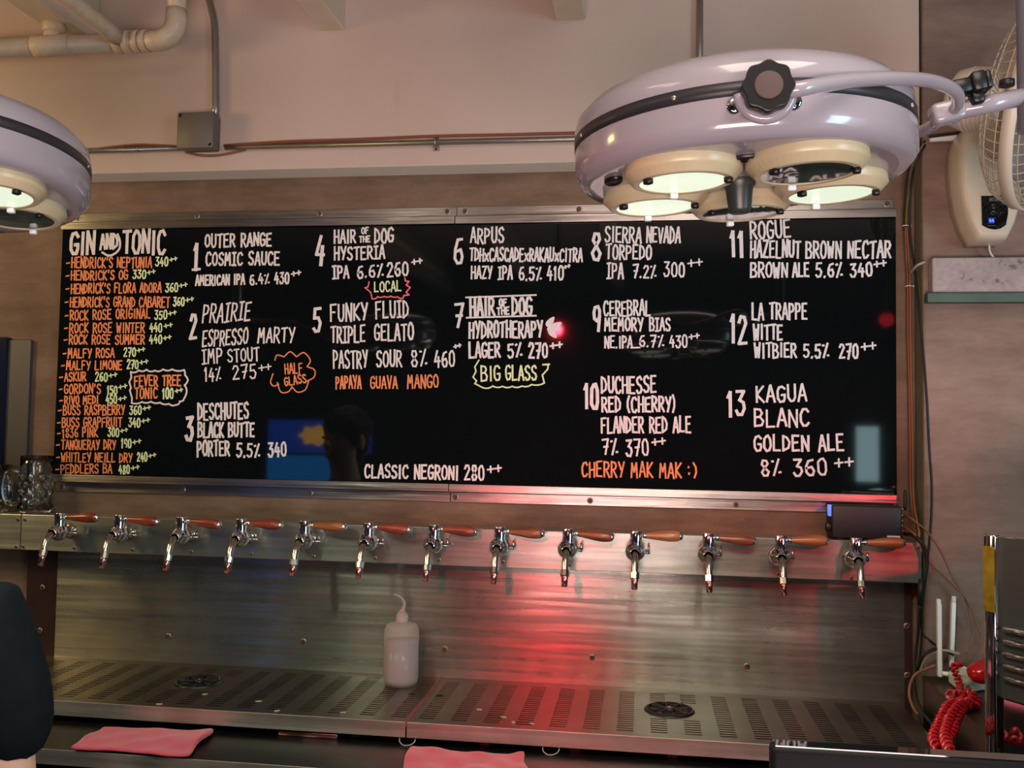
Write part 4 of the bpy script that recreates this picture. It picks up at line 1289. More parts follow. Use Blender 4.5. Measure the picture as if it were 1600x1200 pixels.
def surgical_lamp(label, C, tx, ty, R, pods, knob_ang, handle_off, watts):
    """White dish lamp with reflector pods below. tx: near side down, ty: right side up (degrees)."""
    root = thing('surgical_lamp', label, 'lamp', C, group='surgical lamps over the bar')
    T = (Matrix.Rotation(math.radians(tx), 4, 'X') @ Matrix.Rotation(math.radians(-ty), 4, 'Y'))
    zb, zt = -0.050, 0.052
    MB().lathe([(0, zt + 0.014), (R * 0.35, zt + 0.013), (R * 0.62, zt + 0.009), (R * 0.80, zt + 0.001), (R * 0.92, zt - 0.010), (R * 0.985, zt - 0.024), (R, zt - 0.036), (R, 0.0075)], 72, T).build('shell_top', M_LAMPW, root)
    MB().lathe([(R * 0.99, 0.0075), (R * 1.002, 0.0073), (R * 1.002, -0.0073), (R * 0.99, -0.0075)], 72, T).build('band', M_BAND, root)
    MB().lathe([(R, -0.0075), (R, -0.030), (R * 0.99, -0.040), (R * 0.95, -0.049), (R * 0.88, zb + 0.001), (R * 0.5, zb), (0, zb)], 72, T).build('shell_base', M_LAMPW, root)
    for a in (200, 245, 296, 330, 20, 60, 120):
        q = math.radians(a)
        MB().lathe([(0.0032, 0), (0.0028, 0.0018), (0, 0.002)], 10, T @ axis((R * 1.001 * math.cos(q), R * 1.001 * math.sin(q), 0), (math.cos(q), math.sin(q), 0))).build('band_screw', M_WASHER, root)
    for px_, py_, lit in pods:
        P = T @ Matrix.Translation((px_, py_, zb))
        rg = MB().lathe([(0.0655, 0.001), (0.0665, -0.009), (0.0650, -0.0105), (0.0572, -0.0185), (0.0555, -0.0192), (0.0500, -0.0192), (0.0492, -0.0182), (0.0492, -0.014)], 48, P, sharp=(2, 4)).build('reflector_ring', M_RING, root)
        MB().lathe([(0.0493, -0.0180), (0.030, -0.0170), (0, -0.0166)], 40, P).build('lens', M_LENSON if lit else M_LENSOFF, rg)
        for k in range(3):
            a = math.radians(100 + 120 * k)
            M = P @ Matrix.Rotation(a, 4, 'Z')
            MB().rbox((0.0475, -0.0048, -0.0255), (0.0560, 0.0048, -0.0185), 0.0012, 1, M).build('clip', M_BLACK if k else M_WHITEPL, rg)
        if lit:
            w_ = T @ V((px_, py_, zb - 0.036))
            d_ = T.to_3x3() @ V((0, 0, -1))
            light('lamp_bulb', 'SPOT', w_, w_ + d_, watts, (0.93, 1.0, 0.78), spot=165, blend=0.6, parent=root, radius=0.015)
    M = T @ Matrix.Translation((handle_off[0], handle_off[1], zb))
    mb = MB().lathe([(0.020, 0.0), (0.020, -0.006), (0.0165, -0.010), (0.0135, -0.036), (0.0115, -0.040), (0, -0.040)], 24, M)
    mb.build('focus_handle', pm('dark_grey_rubber', (48, 52, 48), 0.35), root)
    for a in (268, 198, 130, 40):
        q = math.radians(a)
        rr_ = R * (0.80 if a != 268 else 0.60)
        M = T @ Matrix.Translation((rr_ * math.cos(q), rr_ * math.sin(q), zb)) @ Matrix.Rotation(q + PI / 2, 4, 'Z') @ Matrix.Diagonal((1.6, 1, 1, 1))
        MB().lathe([(0.0105, 0.0005), (0.0105, -0.003), (0.0085, -0.0045), (0.007, -0.003), (0, -0.002)], 24, M).build('rubber_grommet', M_BLACK, root)
    # friction knob and its chrome saddle on the rim
    q = math.radians(knob_ang)
    d = V((math.cos(q), math.sin(q), 0))
    t_ = V((-math.sin(q), math.cos(q), 0))
    base = T @ (d * R * 1.0 + V((0, 0, -0.011)))
    A = axis(base, T.to_3x3() @ d)
    mb = MB()
    mb.lathe([(0.021, -0.004), (0.021, 0.004), (0.0185, 0.010), (0.0175, 0.020), (0.012, 0.021), (0, 0.021)], 26, A)
    for sx in (-1, 1):
        e0 = T @ (d * R + t_ * (sx * 0.029) + V((0, 0, -0.019)))
        mb.lathe([(0.008, -0.004), (0.008, 0.004), (0.006, 0.005), (0, 0.005)], 14, axis(e0, T.to_3x3() @ d))
        mb.tube([e0 + (T.to_3x3() @ d) * 0.002, base + (T.to_3x3() @ V((0, 0, -0.012))) + (T.to_3x3() @ d) * 0.004], 0.006, 8)
    mb.build('pivot_saddle', M_CHROME, root)
    U = [base + T.to_3x3() @ (t_ * (0.0255 * math.cos(a)) + V((0, 0, 0.0255 * math.sin(a)))) + (T.to_3x3() @ d) * 0.012 for a in [PI + PI * i / 14 for i in range(15)]]
    MB().tube(U, 0.0062, 12).build('saddle_collar', M_LAMPW, root)
    mb = MB()
    n = 64
    pr = [(0.0245 * (1 + 0.05 * math.cos(8 * 2 * PI * i / n)) * math.cos(2 * PI * i / n), 0.0245 * (1 + 0.05 * math.cos(8 * 2 * PI * i / n)) * math.sin(2 * PI * i / n)) for i in range(n)]
    mb.prism(pr, 0.020, 0.036, A, True)
    mb.mi = 1
    mb.lathe([(0.0140, 0.0362), (0.0140, 0.0372), (0.0128, 0.0376), (0, 0.0376)], 28, A)
    mb.build('friction_knob', [M_BLACK, pm('grey_knob_disc', (84, 70, 68), 0.6, spec=0.2)], root, bevel=0.0015)
    return root, base, T.to_3x3() @ d


C1 = at(1155, 221, y=-1.15)
R_L = 0.2010
PODR = 0.112
pods1 = [(*p, l) for p, l in zip(pod_positions((229, 303, 13, 85, 157), PODR), (1, 0, 1, 0, 1))]
lamp1, kb, kd = surgical_lamp('big white surgical lamp with three lit lenses over the right of the menu board', C1, 1.8, 2.2, R_L, pods1, 271, (-0.003, -0.01), LAMP_W)
o1 = V(C1)
kb = kb + o1


def arm_tube(name, parent, pts, r, m, n=6, seg=14):
    o = MB().tube([p - V(parent.location) for p in spline(pts, n)], r, seg).build(name, m, parent)
    return o


YK = [kb + kd * 0.006 + V((0.010, 0.0, -0.002)), at(1205, 150, y=-1.372), at(1225, 144, y=-1.372), at(1260, 137, y=-1.372), at(1330, 126, y=-1.335), at(1400, 123, y=-1.285), at(1455, 127, y=-1.225), at(1490, 141, y=-1.175), at(1497, 160, y=-1.140), at(1484, 180, y=-1.105)]
arm_tube('yoke_arm', lamp1, YK, 0.0078, M_LAMPW)
yk2 = [at(1484, 180, y=-1.105), at(1462, 193, y=-1.07), at(1415, 215, y=-1.0), at(1350, 226, y=-0.945), C1 + V((0.06, 0.222, 0.008)), C1 + V((0.0, R_L + 0.004, 0.012))]
arm_tube('yoke_arm', lamp1, yk2, 0.0072, M_LAMPW)
p0 = at(1478, 177, y=-1.11)
MB().rbox((-0.018, -0.014, -0.013), (0.020, 0.014, 0.013), 0.005, 2, Matrix.Translation(p0 - o1) @ Matrix.Rotation(-0.25, 4, 'Y')).build('yoke_block', M_LAMPW, lamp1)
p1 = at(1614, 148, y=-1.10)
MB().tube([p0 - o1, p1 - o1], 0.0112, 16).build('boom_arm', M_LAMPW, lamp1)
M = Matrix.Translation(at(1520, 134, y=-1.12) - o1) @ Matrix.Rotation(-0.20, 4, 'Y')
mb = MB()
mb.rbox((-0.026, -0.012, -0.009), (-0.004, 0.012, 0.009), 0.002, 1, M)
mb.rbox((-0.004, -0.015, -0.011), (0.012, 0.015, 0.013), 0.002, 1, M)
mb.rbox((0.012, -0.013, -0.010), (0.019, 0.013, 0.012), 0.002, 1, M)
mb.rbox((-0.006, -0.009, -0.024), (0.008, 0.009, -0.010), 0.002, 1, M)
mb.build('clamp_knob', M_BLACK, lamp1)
xpost = p1.x
mb = MB().tube([V((xpost, p1.y, p1.z - 0.045)) - o1, V((xpost, p1.y, ZC - 0.001)) - o1], 0.0175, 20)
mb.build('drop_post', pm('grey_blue_post_paint', (104, 102, 110), 0.3), lamp1)
MB().tube([V((xpost - 0.030, p1.y, p1.z + 0.012)) - o1, V((xpost - 0.030, p1.y, p1.z + 0.019)) - o1], 0.009, 14).build('post_collar', M_BLACK, lamp1)
MB().lathe([(0.0, 0), (0.05, 0), (0.05, -0.012), (0.018, -0.02)], 24, Matrix.Translation(V((xpost, p1.y, ZC - 0.0005)) - o1)).build('ceiling_flange', M_LAMPW, lamp1)

rim = at(137, 262, y=-1.15)
C2 = V((rim.x - R_L - 0.032, -1.15, rim.z + 0.017))
pods2 = [(*p, l) for p, l in zip(pod_positions((47, 122, 195, 270, 352), PODR), (0, 1, 1, 0, 1))]
lamp2, kb2, kd2 = surgical_lamp('white surgical lamp cut off by the left edge of the photo', C2, -4.0, 3.0, R_L, pods2, 185, (0, 0), LAMP_W * 0.6)
o2 = V(C2)
kb2 = kb2 + o2
pv = V((C2.x - 0.34, C2.y, C2.z + 0.03))
arm_tube('yoke_arm', lamp2, [kb2 + kd2 * 0.008, kb2 + kd2 * 0.05 + V((0, 0, 0.015)), pv], 0.0078, M_LAMPW)
MB().tube([pv - o2, V((pv.x - 0.25, pv.y, pv.z + 0.02)) - o2], 0.0112, 16).build('boom_arm', M_LAMPW, lamp2)
MB().tube([V((pv.x - 0.25, pv.y, pv.z - 0.03)) - o2, V((pv.x - 0.25, pv.y, ZC - 0.001)) - o2], 0.0175, 20).build('drop_post', M_LAMPW, lamp2)

#@@RIGHT
# ------------------------------------------------------------------ right side: ledge, heater, fan
yp = -0.07
lx = at(1457, 430, y=-0.105).x
a, b = at(1500, 402, y=-0.105), at(1500, 456, y=-0.105)
o = MB().box((lx, -0.105, b.z), (1.9, yp - 0.0005, a.z)).build('stone_ledge', M_STONE, bevel=0.004)
tag(o, 'chipped grey stone ledge on the pillar below the water heater', 'ledge')
c = at(1500, 473, y=-0.09)
o = MB().box((PX + 0.002, -0.098, c.z), (1.9, yp - 0.0005, b.z - 0.0005)).build('green_board', M_GREENP, bevel=0.002)
tag(o, 'worn green board directly under the stone ledge', 'board')

hx = at(1553, 330, y=-0.165).x
ht = thing('water_heater', 'cream wall water heater with a black control panel reading 44 in blue', 'water heater', (hx, yp, 2.03))
HK = (at(1553, 330, y=-0.10).x - at(1500, 330, y=-0.10).x) / 0.050
ZT = [(0.000, 0.0215), (0.010, 0.026), (0.035, 0.0345), (0.075, 0.0425), (0.125, 0.048), (0.175, 0.050), (0.215, 0.048), (0.240, 0.043), (0.258, 0.034), (0.266, 0.022)]
mb = MB()
layers = [(0, 1.0), (-0.035, 1.0), (-0.075, 0.96), (-0.088, 0.90), (-0.094, 0.80)]
rings = []
for yy, sc in layers:
    ring = []
    for sgn in (1, -1):
        for z, hw in (ZT if sgn == 1 else reversed(ZT)):
            ring.append(mb.bm.verts.new((sgn * hw * HK * sc, yy, 0.133 + (z - 0.133) * (0.5 + 0.5 * sc))))
    rings.append(ring)
n = len(rings[0])
for i in range(len(rings) - 1):
    for j in range(n): mb._f((rings[i][j], rings[i][(j + 1) % n], rings[i + 1][(j + 1) % n], rings[i + 1][j]), True)
mb._f(rings[0])
mb._f(rings[-1])
mb.build('housing', M_CREAMPL, ht)
yf = -0.0945
q0, q1 = at(1533, 307, y=yp + yf), at(1575, 307, y=yp + yf)
z0, z1 = at(1553, 359, y=yp + yf).z - 2.03, at(1553, 306, y=yp + yf).z - 2.03
xa, xb = q0.x - hx, q1.x - hx
xm = (xa + xb) / 2
hw = (xb - xa) / 2
pol = [(xm - hw, z1), (xm + hw, z1), (xm + hw * 0.98, z0 + 0.035), (xm + hw * 0.82, z0 + 0.010), (xm + hw * 0.4, z0 + 0.002), (xm, z0), (xm - hw * 0.5, z0 + 0.003), (xm - hw * 0.95, z0 + 0.010)]
Mx = Matrix(((1, 0, 0, 0), (0, 0, -1, 0), (0, 1, 0, 0), (0, 0, 0, 1)))
pan = MB().prism(pol, -yf - 0.003, -yf + 0.0022, Mx).build('control_panel', M_GLASSBLK, ht, bevel=0.0008)


def letters(mb, s, x0, x1, zb, h, y, wd):
    """Small printed strokes on a vertical face (local x, z)."""
    tot = sum(ADV.get(ch, 4.0) + 1.3 for ch in s) - 1.3
    k = (x1 - x0) / tot
    o_ = 0
    for ch in s:
        if ch != ' ':
            for st in G[ch].split(';'):
                ribbon(mb, [(x0 + (o_ + float(q.split(',')[0])) * k, zb + float(q.split(',')[1]) / 6 * h) for q in st.split()], wd, y)
        o_ += ADV.get(ch, 4.0) + 1.3


mb = MB()
mb.mi = 1
bx, bz = at(1548.5, 345, y=yp + yf).x - hx, at(1548.5, 345, y=yp + yf).z - 2.03
yy = yf - 0.0024
v4 = [mb.bm.verts.new(p) for p in ((bx - 0.0062, yy, bz - 0.006), (bx + 0.0062, yy, bz - 0.006), (bx + 0.0062, yy, bz + 0.006), (bx - 0.0062, yy, bz + 0.006))]
mb._f(v4)
mb.mi = 0
letters(mb, "44", bx - 0.0048, bx + 0.0048, bz - 0.0035, 0.0072, yy - 0.0004, 0.0013)
mb.build('temperature_readout', [M_BLUELED, M_BLUEPAD], pan)
mb = MB()
tx0, tx1, tz = at(1545, 312, y=yp + yf).x - hx, at(1561, 312, y=yp + yf).x - hx, at(1553, 314.5, y=yp + yf).z - 2.03
letters(mb, "INSTANT", tx0, tx1, tz, 0.0070, yy, 0.0009)
for px, py, w_ in ((1552, 326, 4.5), (1567, 319, 8), (1552, 330.5, 5), (1552, 341, 5), (1549, 353, 14), (1563, 333, 2.5), (1556, 333, 2.5)):
    q = at(px, py, y=yp + yf)
    ribbon(mb, [(q.x - hx - w_ * 0.0006, q.z - 2.03), (q.x - hx + w_ * 0.0006, q.z - 2.03)], 0.0007, yy)
for px, py in ((1552, 322), (1551, 333.5)):
    q = at(px, py, y=yp + yf)
    ribbon(mb, [(q.x - hx + 0.0035 * math.cos(t), q.z - 2.03 + 0.0035 * math.sin(t)) for t in [PI * 2 * i / 12 + 0.8 for i in range(10)]], 0.0006, yy)
mb.build('panel_print', M_PRINT, pan)
p = [(hx + 0.012, yp - 0.03, 2.031), (hx + 0.016, yp - 0.025, 2.015), (hx + 0.030, yp - 0.018, 2.0), (hx + 0.05, yp - 0.012, 1.985), (hx + 0.07, yp - 0.01, a.z + 0.002)]
o = MB().tube(spline(p, 5), 0.0025, 8).build('cable', M_CREAMPL)
tag(o, 'thin pale cable hanging from the bottom of the water heater', 'cable')

# wall fan
fn = V((0.80, -0.52, -0.27)).normalized()
fc = at(1634, 162, y=-0.36)
fan = thing('wall_fan', 'cream wall fan with a wire cage at the right edge of the photo', 'fan', fc, fn.to_track_quat('Z', 'Y'))
RF = 0.205
MB().lathe([(RF, -0.012), (RF + 0.004, -0.012), (RF + 0.004, 0.012), (RF, 0.012), (RF - 0.002, 0.0), (RF, -0.012)], 72).build('cage_rim', M_FANCREAM, fan)


def cage(name, sgn, depth, flat):
    mb = MB()
    prof = [(RF, 0.0), (RF * 0.985, depth * 0.30), (RF * 0.92, depth * 0.62), (RF * 0.78, depth * 0.86), (RF * 0.55, depth * 0.97), (flat, depth)]
    for k in range(60):
        a_ = 2 * PI * k / 60
        mb.tube([(r * math.cos(a_ + sgn * 0.10 * (1 - r / RF)), r * math.sin(a_ + sgn * 0.10 * (1 - r / RF)), sgn * z) for r, z in prof], 0.0011, 5, caps=False)
    for r, z in ((RF * 0.985, depth * 0.30), (RF * 0.92, depth * 0.62), (RF * 0.78, depth * 0.86), (RF * 0.55, depth * 0.97), (flat, depth)):
        mb.tube([(r * math.cos(2 * PI * i / 48), r * math.sin(2 * PI * i / 48), sgn * z) for i in range(48)], 0.0014, 5, closed=True)
    mb.build(name, M_FANWIRE, fan)


cage('rear_cage', -1, 0.075, 0.055)
cage('front_cage', 1, 0.065, 0.045)
MB().lathe([(0, 0.067), (0.04, 0.067), (0.045, 0.064), (0.045, 0.060)], 28).build('centre_badge', M_FANCREAM, fan)
for k in range(3):
    mb = MB()
    pts = []
    for i in range(9):
        t = i / 8
        r = 0.035 + 0.150 * t
        wdt = 0.03 + 0.045 * math.sin(PI * (0.15 + 0.75 * t))
        pts.append((r, wdt, 0.012 * (1 - t)))
    L_, R_ = [], []
    for r, wdt, z in pts:
        a_ = wdt / r * 0.9
        L_.append(mb.bm.verts.new((r * math.cos(a_), r * math.sin(a_), 0.016 + z)))
        R_.append(mb.bm.verts.new((r * math.cos(-a_ * 0.6), r * math.sin(-a_ * 0.6), -0.016 - z)))
    for i in range(8): mb._f((L_[i], L_[i + 1], R_[i + 1], R_[i]), True)
    o = mb.build('blade', pm('smoky_fan_blade', (120, 112, 110), 0.3), fan, rot=(0, 0, 2 * PI * k / 3))
    md = o.modifiers.new('thickness', 'SOLIDIFY')
    md.thickness = 0.002
MB().lathe([(0, 0.03), (0.034, 0.03), (0.036, -0.03), (0, -0.03)], 24).build('hub', M_FANCREAM, fan)
mb = MB().lathe([(0.052, -0.070), (0.062, -0.078), (0.064, -0.10), (0.064, -0.150), (0.058, -0.170), (0.035, -0.185), (0, -0.190)], 32)
for i in range(6):
    z = -0.095 - i * 0.009
    mb.lathe([(0.064, z), (0.0665, z - 0.002), (0.0665, z - 0.004), (0.064, z - 0.006)], 32)
mb.build('motor_housing', M_FANCREAM, fan)
inv = fn.to_track_quat('Z', 'Y').inverted()
w0 = inv @ (V((0.80, yp - 0.0005, fc.z - 0.02)) - fc)
w1 = inv @ (V((0.80, yp - 0.10, fc.z - 0.05)) - fc)
mb = MB()
mb.tube([V((0, 0.02, -0.15)), V(((0 + w1.x) / 2, (0.02 + w1.y) / 2, (-0.15 + w1.z) / 2)), w1, w0], [0.018, 0.02, 0.022, 0.024], 16)
mb.lathe([(0, 0.0), (0.045, 0.0), (0.045, 0.012), (0.035, 0.018), (0, 0.018)], 24, Matrix.Translation(w0) @ (inv @ V((0, -1, 0))).to_track_quat('Z', 'Y').to_matrix().to_4x4())
mb.build('wall_bracket', M_FANCREAM, fan)

#@@CABLES
# ------------------------------------------------------------------ cable runs between board and pillar
def cable(label, pts, r, m, n=6):
    """pts: (px, py, depth y)."""
    o = MB().tube(spline([at(a_, b_, y=c_) for a_, b_, c_ in pts], n), r, 8).build('cable', m)
    return tag(o, label, 'cable')


cable('black cable at the top, arching left of the others beside the pillar edge', [(1446, 220, -0.084), (1432, 236, -0.082), (1421, 260, -0.06), (1415, 295, -0.03), (1412.5, 335, -0.02), (1413.5, 360, -0.018)], 0.0022, M_RUBBER)
cable('long black cable crossing onto the pillar face and down to the power lead', [(1446, 226, -0.095), (1430, 255, -0.094), (1423, 300, -0.05), (1422, 366, -0.035), (1429, 422, -0.045), (1440, 521, -0.080), (1448, 620, -0.081), (1452, 700, -0.081), (1455.6, 756, -0.081), (1454.7, 812, -0.081), (1448, 887, -0.083), (1442, 940, -0.086), (1440, 985, -0.088), (1452, 1000, -0.10), (1468, 1012, -0.095), (1490, 1024, -0.09)], 0.0026, M_RUBBER)
cable('olive cable at the top of the bundle beside the pillar edge', [(1444, 224, -0.088), (1429, 252, -0.07), (1420, 300, -0.022), (1416.5, 335, -0.014), (1415.5, 356, -0.012)], 0.0032, M_YELLOWCABLE)
cable('red brown cable running down the middle of the bundle right of the menu board', [(1414.5, 354, -0.020), (1416, 400, -0.014), (1418, 440, -0.012), (1418.5, 520, -0.012), (1420.5, 600, -0.012), (1422, 690, -0.012), (1423, 760, -0.014), (1427, 810, -0.05), (1431, 838, -0.10)], 0.0028, M_REDCABLE)
cable('brown cable beside the red brown one, on the pillar side of the bundle', [(1417.5, 354, -0.022), (1420, 400, -0.016), (1422, 440, -0.016), (1422.5, 520, -0.014), (1424, 600, -0.014), (1426, 690, -0.014), (1427, 760, -0.016), (1430, 800, -0.05), (1436, 832, -0.10), (1434, 848, -0.10)], 0.0028, M_BROWNCABLE)
for px, py, lab in ((1415.5, 353, 'white cable tie, the upper one on the brown bundle'), (1420, 447, 'white cable tie, the lower one on the brown bundle')):
    c = at(px, py, y=-0.016)
    mb = MB().tube([(0.0078 * math.cos(2 * PI * i / 20), 0.0065 * math.sin(2 * PI * i / 20), 0) for i in range(20)], 0.0012, 6, closed=True)
    mb.box((0.007, -0.002, -0.0015), (0.012, 0.001, 0.0015))
    tag(mb.build('cable_tie', M_WHITEPL, loc=c), lab, 'cable tie', 'cable ties')
o = MB().tube(spline([at(1422, 427, y=-0.03), at(1427, 421, y=-0.06), at(1434, 414, y=-0.08), at(1446, 409, y=-0.085)], 5), 0.0030, 8).build('twist_tie', M_GREYCABLE)
tag(o, 'pale grey twist tie sticking out towards the stone ledge', 'twist tie')
cable('upper brown cable from the black box looping down to the right', [(1413, 806, -0.05), (1422, 809, -0.09), (1434, 818, -0.10), (1450, 832, -0.10), (1470, 862, -0.10), (1490, 905, -0.10), (1506, 930, -0.10), (1518, 975, -0.10), (1519, 1000, -0.10), (1510, 1020, -0.12)], 0.0020, M_BROWNCABLE)
cable('lower brown cable from the black box running down to the right', [(1413, 825, -0.05), (1422, 829, -0.09), (1434, 842, -0.104), (1450, 876, -0.105), (1475, 900, -0.105), (1500, 924, -0.105), (1515, 945, -0.105), (1527, 978, -0.105), (1533, 1000, -0.105), (1528, 1018, -0.13)], 0.0020, M_BROWNCABLE)
cable('thick black power lead curling from the black box down the pillar', [(1413, 834, -0.05), (1425, 836, -0.09), (1438, 845, -0.11), (1446, 862, -0.112), (1448, 885, -0.112), (1443, 910, -0.112), (1439, 940, -0.112)], 0.0042, M_RUBBER)
o = MB().tube([at(1439, 905, y=-0.115), at(1438, 945, y=-0.115)], 0.0065, 12).build('cable_coupler', M_RUBBER)
tag(o, 'thick black inline plug hanging beside the right end of the tap rail', 'plug')
cable('black cable running down right of the backsplash and under the platform edge', [(1437, 945, -0.115), (1435, 985, -0.10), (1431, 1020, -0.09), (1428.5, 1055, -0.10), (1431, 1085, -0.16), (1441, 1112, -0.22), (1458, 1133, -0.29), (1468, 1141, -0.325)], 0.0030, M_RUBBER)
cable('second black cable hanging straight below the inline plug', [(1440, 945, -0.115), (1441, 975, -0.105), (1439, 1010, -0.095), (1436, 1035, -0.09)], 0.0026, M_RUBBER)
cable('brown cable loop bulging left of the steel platform', [(1462, 1039, -0.12), (1445, 1046, -0.12), (1430, 1054, -0.13), (1422, 1070, -0.13), (1421, 1088, -0.14), (1427, 1106, -0.15), (1434, 1116, -0.17)], 0.0030, M_BROWNCABLE)
cable('grey cable arching behind the router antennas', [(1436, 1050, -0.10), (1445, 1030, -0.11), (1458, 1020, -0.11), (1475, 1016, -0.115), (1500, 1022, -0.12)], 0.0034, M_GREYCABLE)
cable('black cable arching behind the router antennas', [(1432, 1050, -0.10), (1441, 1026, -0.12), (1455, 1016, -0.12), (1470, 1013, -0.11), (1486, 1018, -0.10)], 0.0034, M_RUBBER)

# black receiver box on the rail
a, b = at(1300, 787, y=-0.075), at(1410, 843, y=-0.075)
rb = thing('receiver_box', 'black electronics box standing on the right end of the tap rail', 'electronics box', ((a.x + b.x) / 2, -0.042, RZ1 + 0.0005))
hw, hh = (b.x - a.x) / 2, (at(1350, 788, y=-0.075).z - RZ1) - 0.004
MB().rbox((-hw, -0.033, 0.003), (hw, 0.036, hh), 0.004, 2).build('case', M_BLACKM, rb)
for sx in (-1, 1): MB().rbox((sx * (hw - 0.02) - 0.008, -0.028, 0), (sx * (hw - 0.02) + 0.008, -0.012, 0.0035), 0.001, 1).build('foot', M_BLACK, rb)
MB().box((hw - 0.033, -0.0336, 0.006), (hw - 0.005, -0.0329, 0.0125)).build('label_plate', pm('pale_label', (190, 186, 184), 0.5), rb)
for z in (0.072, 0.058, 0.046, 0.034, 0.022): MB().tube([(hw - 0.001, -0.018, z), (hw + 0.006, -0.018, z)], 0.0030 if z < 0.07 else 0.0036, 10).build('socket', M_WASHER, rb)
MB().tube([(hw + 0.009, -0.018, 0.070), (hw + 0.010, -0.018, 0.078), (hw + 0.010, -0.018, 0.110), (hw + 0.0095, -0.018, 0.116)], [0.003, 0.0042, 0.0036, 0.0015], 10).build('antenna', M_RUBBER, rb)
MB().rbox((-hw - 0.006, -0.026, 0.052), (-hw + 0.001, -0.010, 0.078), 0.001, 1).build('blue_port', pm('blue_port_light', (80, 110, 230), 0.3, emit=(0.15, 0.25, 1.0), estr=0.9), rb)
MB().rbox((-hw - 0.012, -0.028, 0.018), (-hw + 0.001, -0.010, 0.036), 0.002, 1).build('plug', M_BLACK, rb)

#@@PLATFORM
# ------------------------------------------------------------------ steel platform with router, phone, coffee machine
PZ = 1.062
pf = thing('steel_platform', 'grey steel counter box at the lower right, higher than the drip tray', 'counter', (1.2, -0.6, 0))
MB().box((0.624 - 1.2, -1.12 + 0.6, PZ - 0.0025), (XR - 0.05 - 1.2, -0.0705 + 0.6, PZ)).build('top_sheet', M_PLATFORM, pf, bevel=0.0008)
MB().box((0.626 - 1.2, -1.115 + 0.6, 0), (XR - 0.055 - 1.2, -0.075 + 0.6, PZ - 0.003)).build('carcass', M_PLATFORM, pf)

rc = at(1503, 1087, z=PZ)
rB, rC = at(1476, 1063, z=PZ), at(1545, 1079, z=PZ)
rt = thing('router', 'white router with two upright antennas on the steel platform', 'router', rc)
u_, v_ = (rC - rc).normalized() * 0.125, (rB - rc).normalized() * 0.095
qd = [V((0, 0, 0)), u_, u_ + v_, v_]
mb = MB()
mb.prism([(p.x, p.y) for p in qd], 0.002, 0.028)
mb.build('case', pm('aged_white_plastic', (204, 198, 178), 0.4), rt, bevel=0.004)
un, vn = u_.normalized(), v_.normalized()
nf = V((un.y, -un.x, 0))
mb = MB()
c4 = [un * 0.012 + nf * 0.0008 + V((0, 0, 0.006)), un * 0.024 + nf * 0.0008 + V((0, 0, 0.006)), un * 0.024 + nf * 0.0008 + V((0, 0, 0.020)), un * 0.012 + nf * 0.0008 + V((0, 0, 0.020))]
mb._f([mb.bm.verts.new(p) for p in c4])
o = mb.build('label_mark', pm('grey_green_label', (112, 118, 96), 0.6), rt)
o.modifiers.new('thickness', 'SOLIDIFY').thickness = 0.001
for k in (0.15, 0.85):
    for j in (0.15, 0.85): MB().lathe([(0, 0.003), (0.006, 0.003), (0.006, 0), (0, 0)], 10, Matrix.Translation(u_ * k + v_ * j)).build('foot', M_BLACK, rt)
for (bx_, by_), (tx_, ty_), e in (((1468, 1057), (1467, 936), v_ * 0.98 + u_ * 0.10), ((1486, 1042), (1490, 931), v_ * 0.98 + u_ * 0.62)):
    yw = (rc + e).y + (0.004 if by_ > 1050 else 0.008)
    p0, p1 = at(bx_, by_, y=yw) - rc, at(tx_, ty_, y=yw) - rc
    ax_ = (p1 - p0).normalized()
    Mq = Matrix.Translation(p0) @ ax_.to_track_quat('Z', 'Y').to_matrix().to_4x4()
    L = (p1 - p0).length
    mb = MB()
    mb.rbox((-0.0070, -0.0045, 0), (0.0070, 0.0045, L * 0.94), 0.002, 2, Mq)
    mb.rbox((-0.0070, -0.0045, L * 0.90), (0.0030, 0.0045, L), 0.002, 2, Mq)
    mb.tube([p0 + ax_ * 0.008, e + V((0, 0, 0.018))], 0.0050, 10)
    mb.build('antenna', M_WHITEPL, rt)

pc_ = at(1529, 1066, z=PZ + 0.028)
ph = thing('telephone_handset', 'glossy red telephone handset lying on the router beside the coffee machine', 'telephone', (pc_.x, pc_.y, PZ + 0.0285))
mb = MB()
mb.ball((0, -0.012, 0.022), 0.0265, 20, 14, (1.0, 1.0, 0.84))
mb.ball((0.125, 0.03, 0.024), 0.026, 20, 14, (1, 1, 0.95))
mb.tube(spline([(0, -0.010, 0.028), (0.03, 0.004, 0.040), (0.062, 0.015, 0.050), (0.095, 0.022, 0.045), (0.125, 0.03, 0.030)], 4), [0.016] * 17, 14)
o = mb.build('handset', M_RED, ph)
md = o.modifiers.new('remesh', 'REMESH')
md.mode = 'VOXEL'
md.voxel_size = 0.0022
md.use_smooth_shade = True
st = V((pc_.x - 0.024, pc_.y - 0.002, PZ + 0.056))
path = spline([st, at(1506, 1038, y=rc.y + 0.02), at(1491, 1041, y=rc.y - 0.0), at(1495, 1056, y=rc.y - 0.012), at(1500, 1072, y=rc.y - 0.016), at(1497, 1084, z=PZ + 0.012), at(1487, 1096, z=PZ + 0.010)], 24)


def coil(mb, path, R, pitch, r, ph=0.0):
    acc = 0.0
    pts = []
    for i in range(len(path) - 1):
        a_, b_ = path[i], path[i + 1]
        L = (b_ - a_).length
        n = max(1, int(L / pitch * 9))
        d = (b_ - a_).normalized()
        n1 = d.cross(V((0.3, 0.5, 0.8))).normalized()
        n2 = d.cross(n1)
        for k in range(n):
            s_ = acc + L * k / n
            t = 2 * PI * s_ / pitch + ph
            pts.append(a_.lerp(b_, k / n) + n1 * (R * math.cos(t)) + n2 * (R * math.sin(t)))
        acc += L
    mb.tube(pts, r, 6)


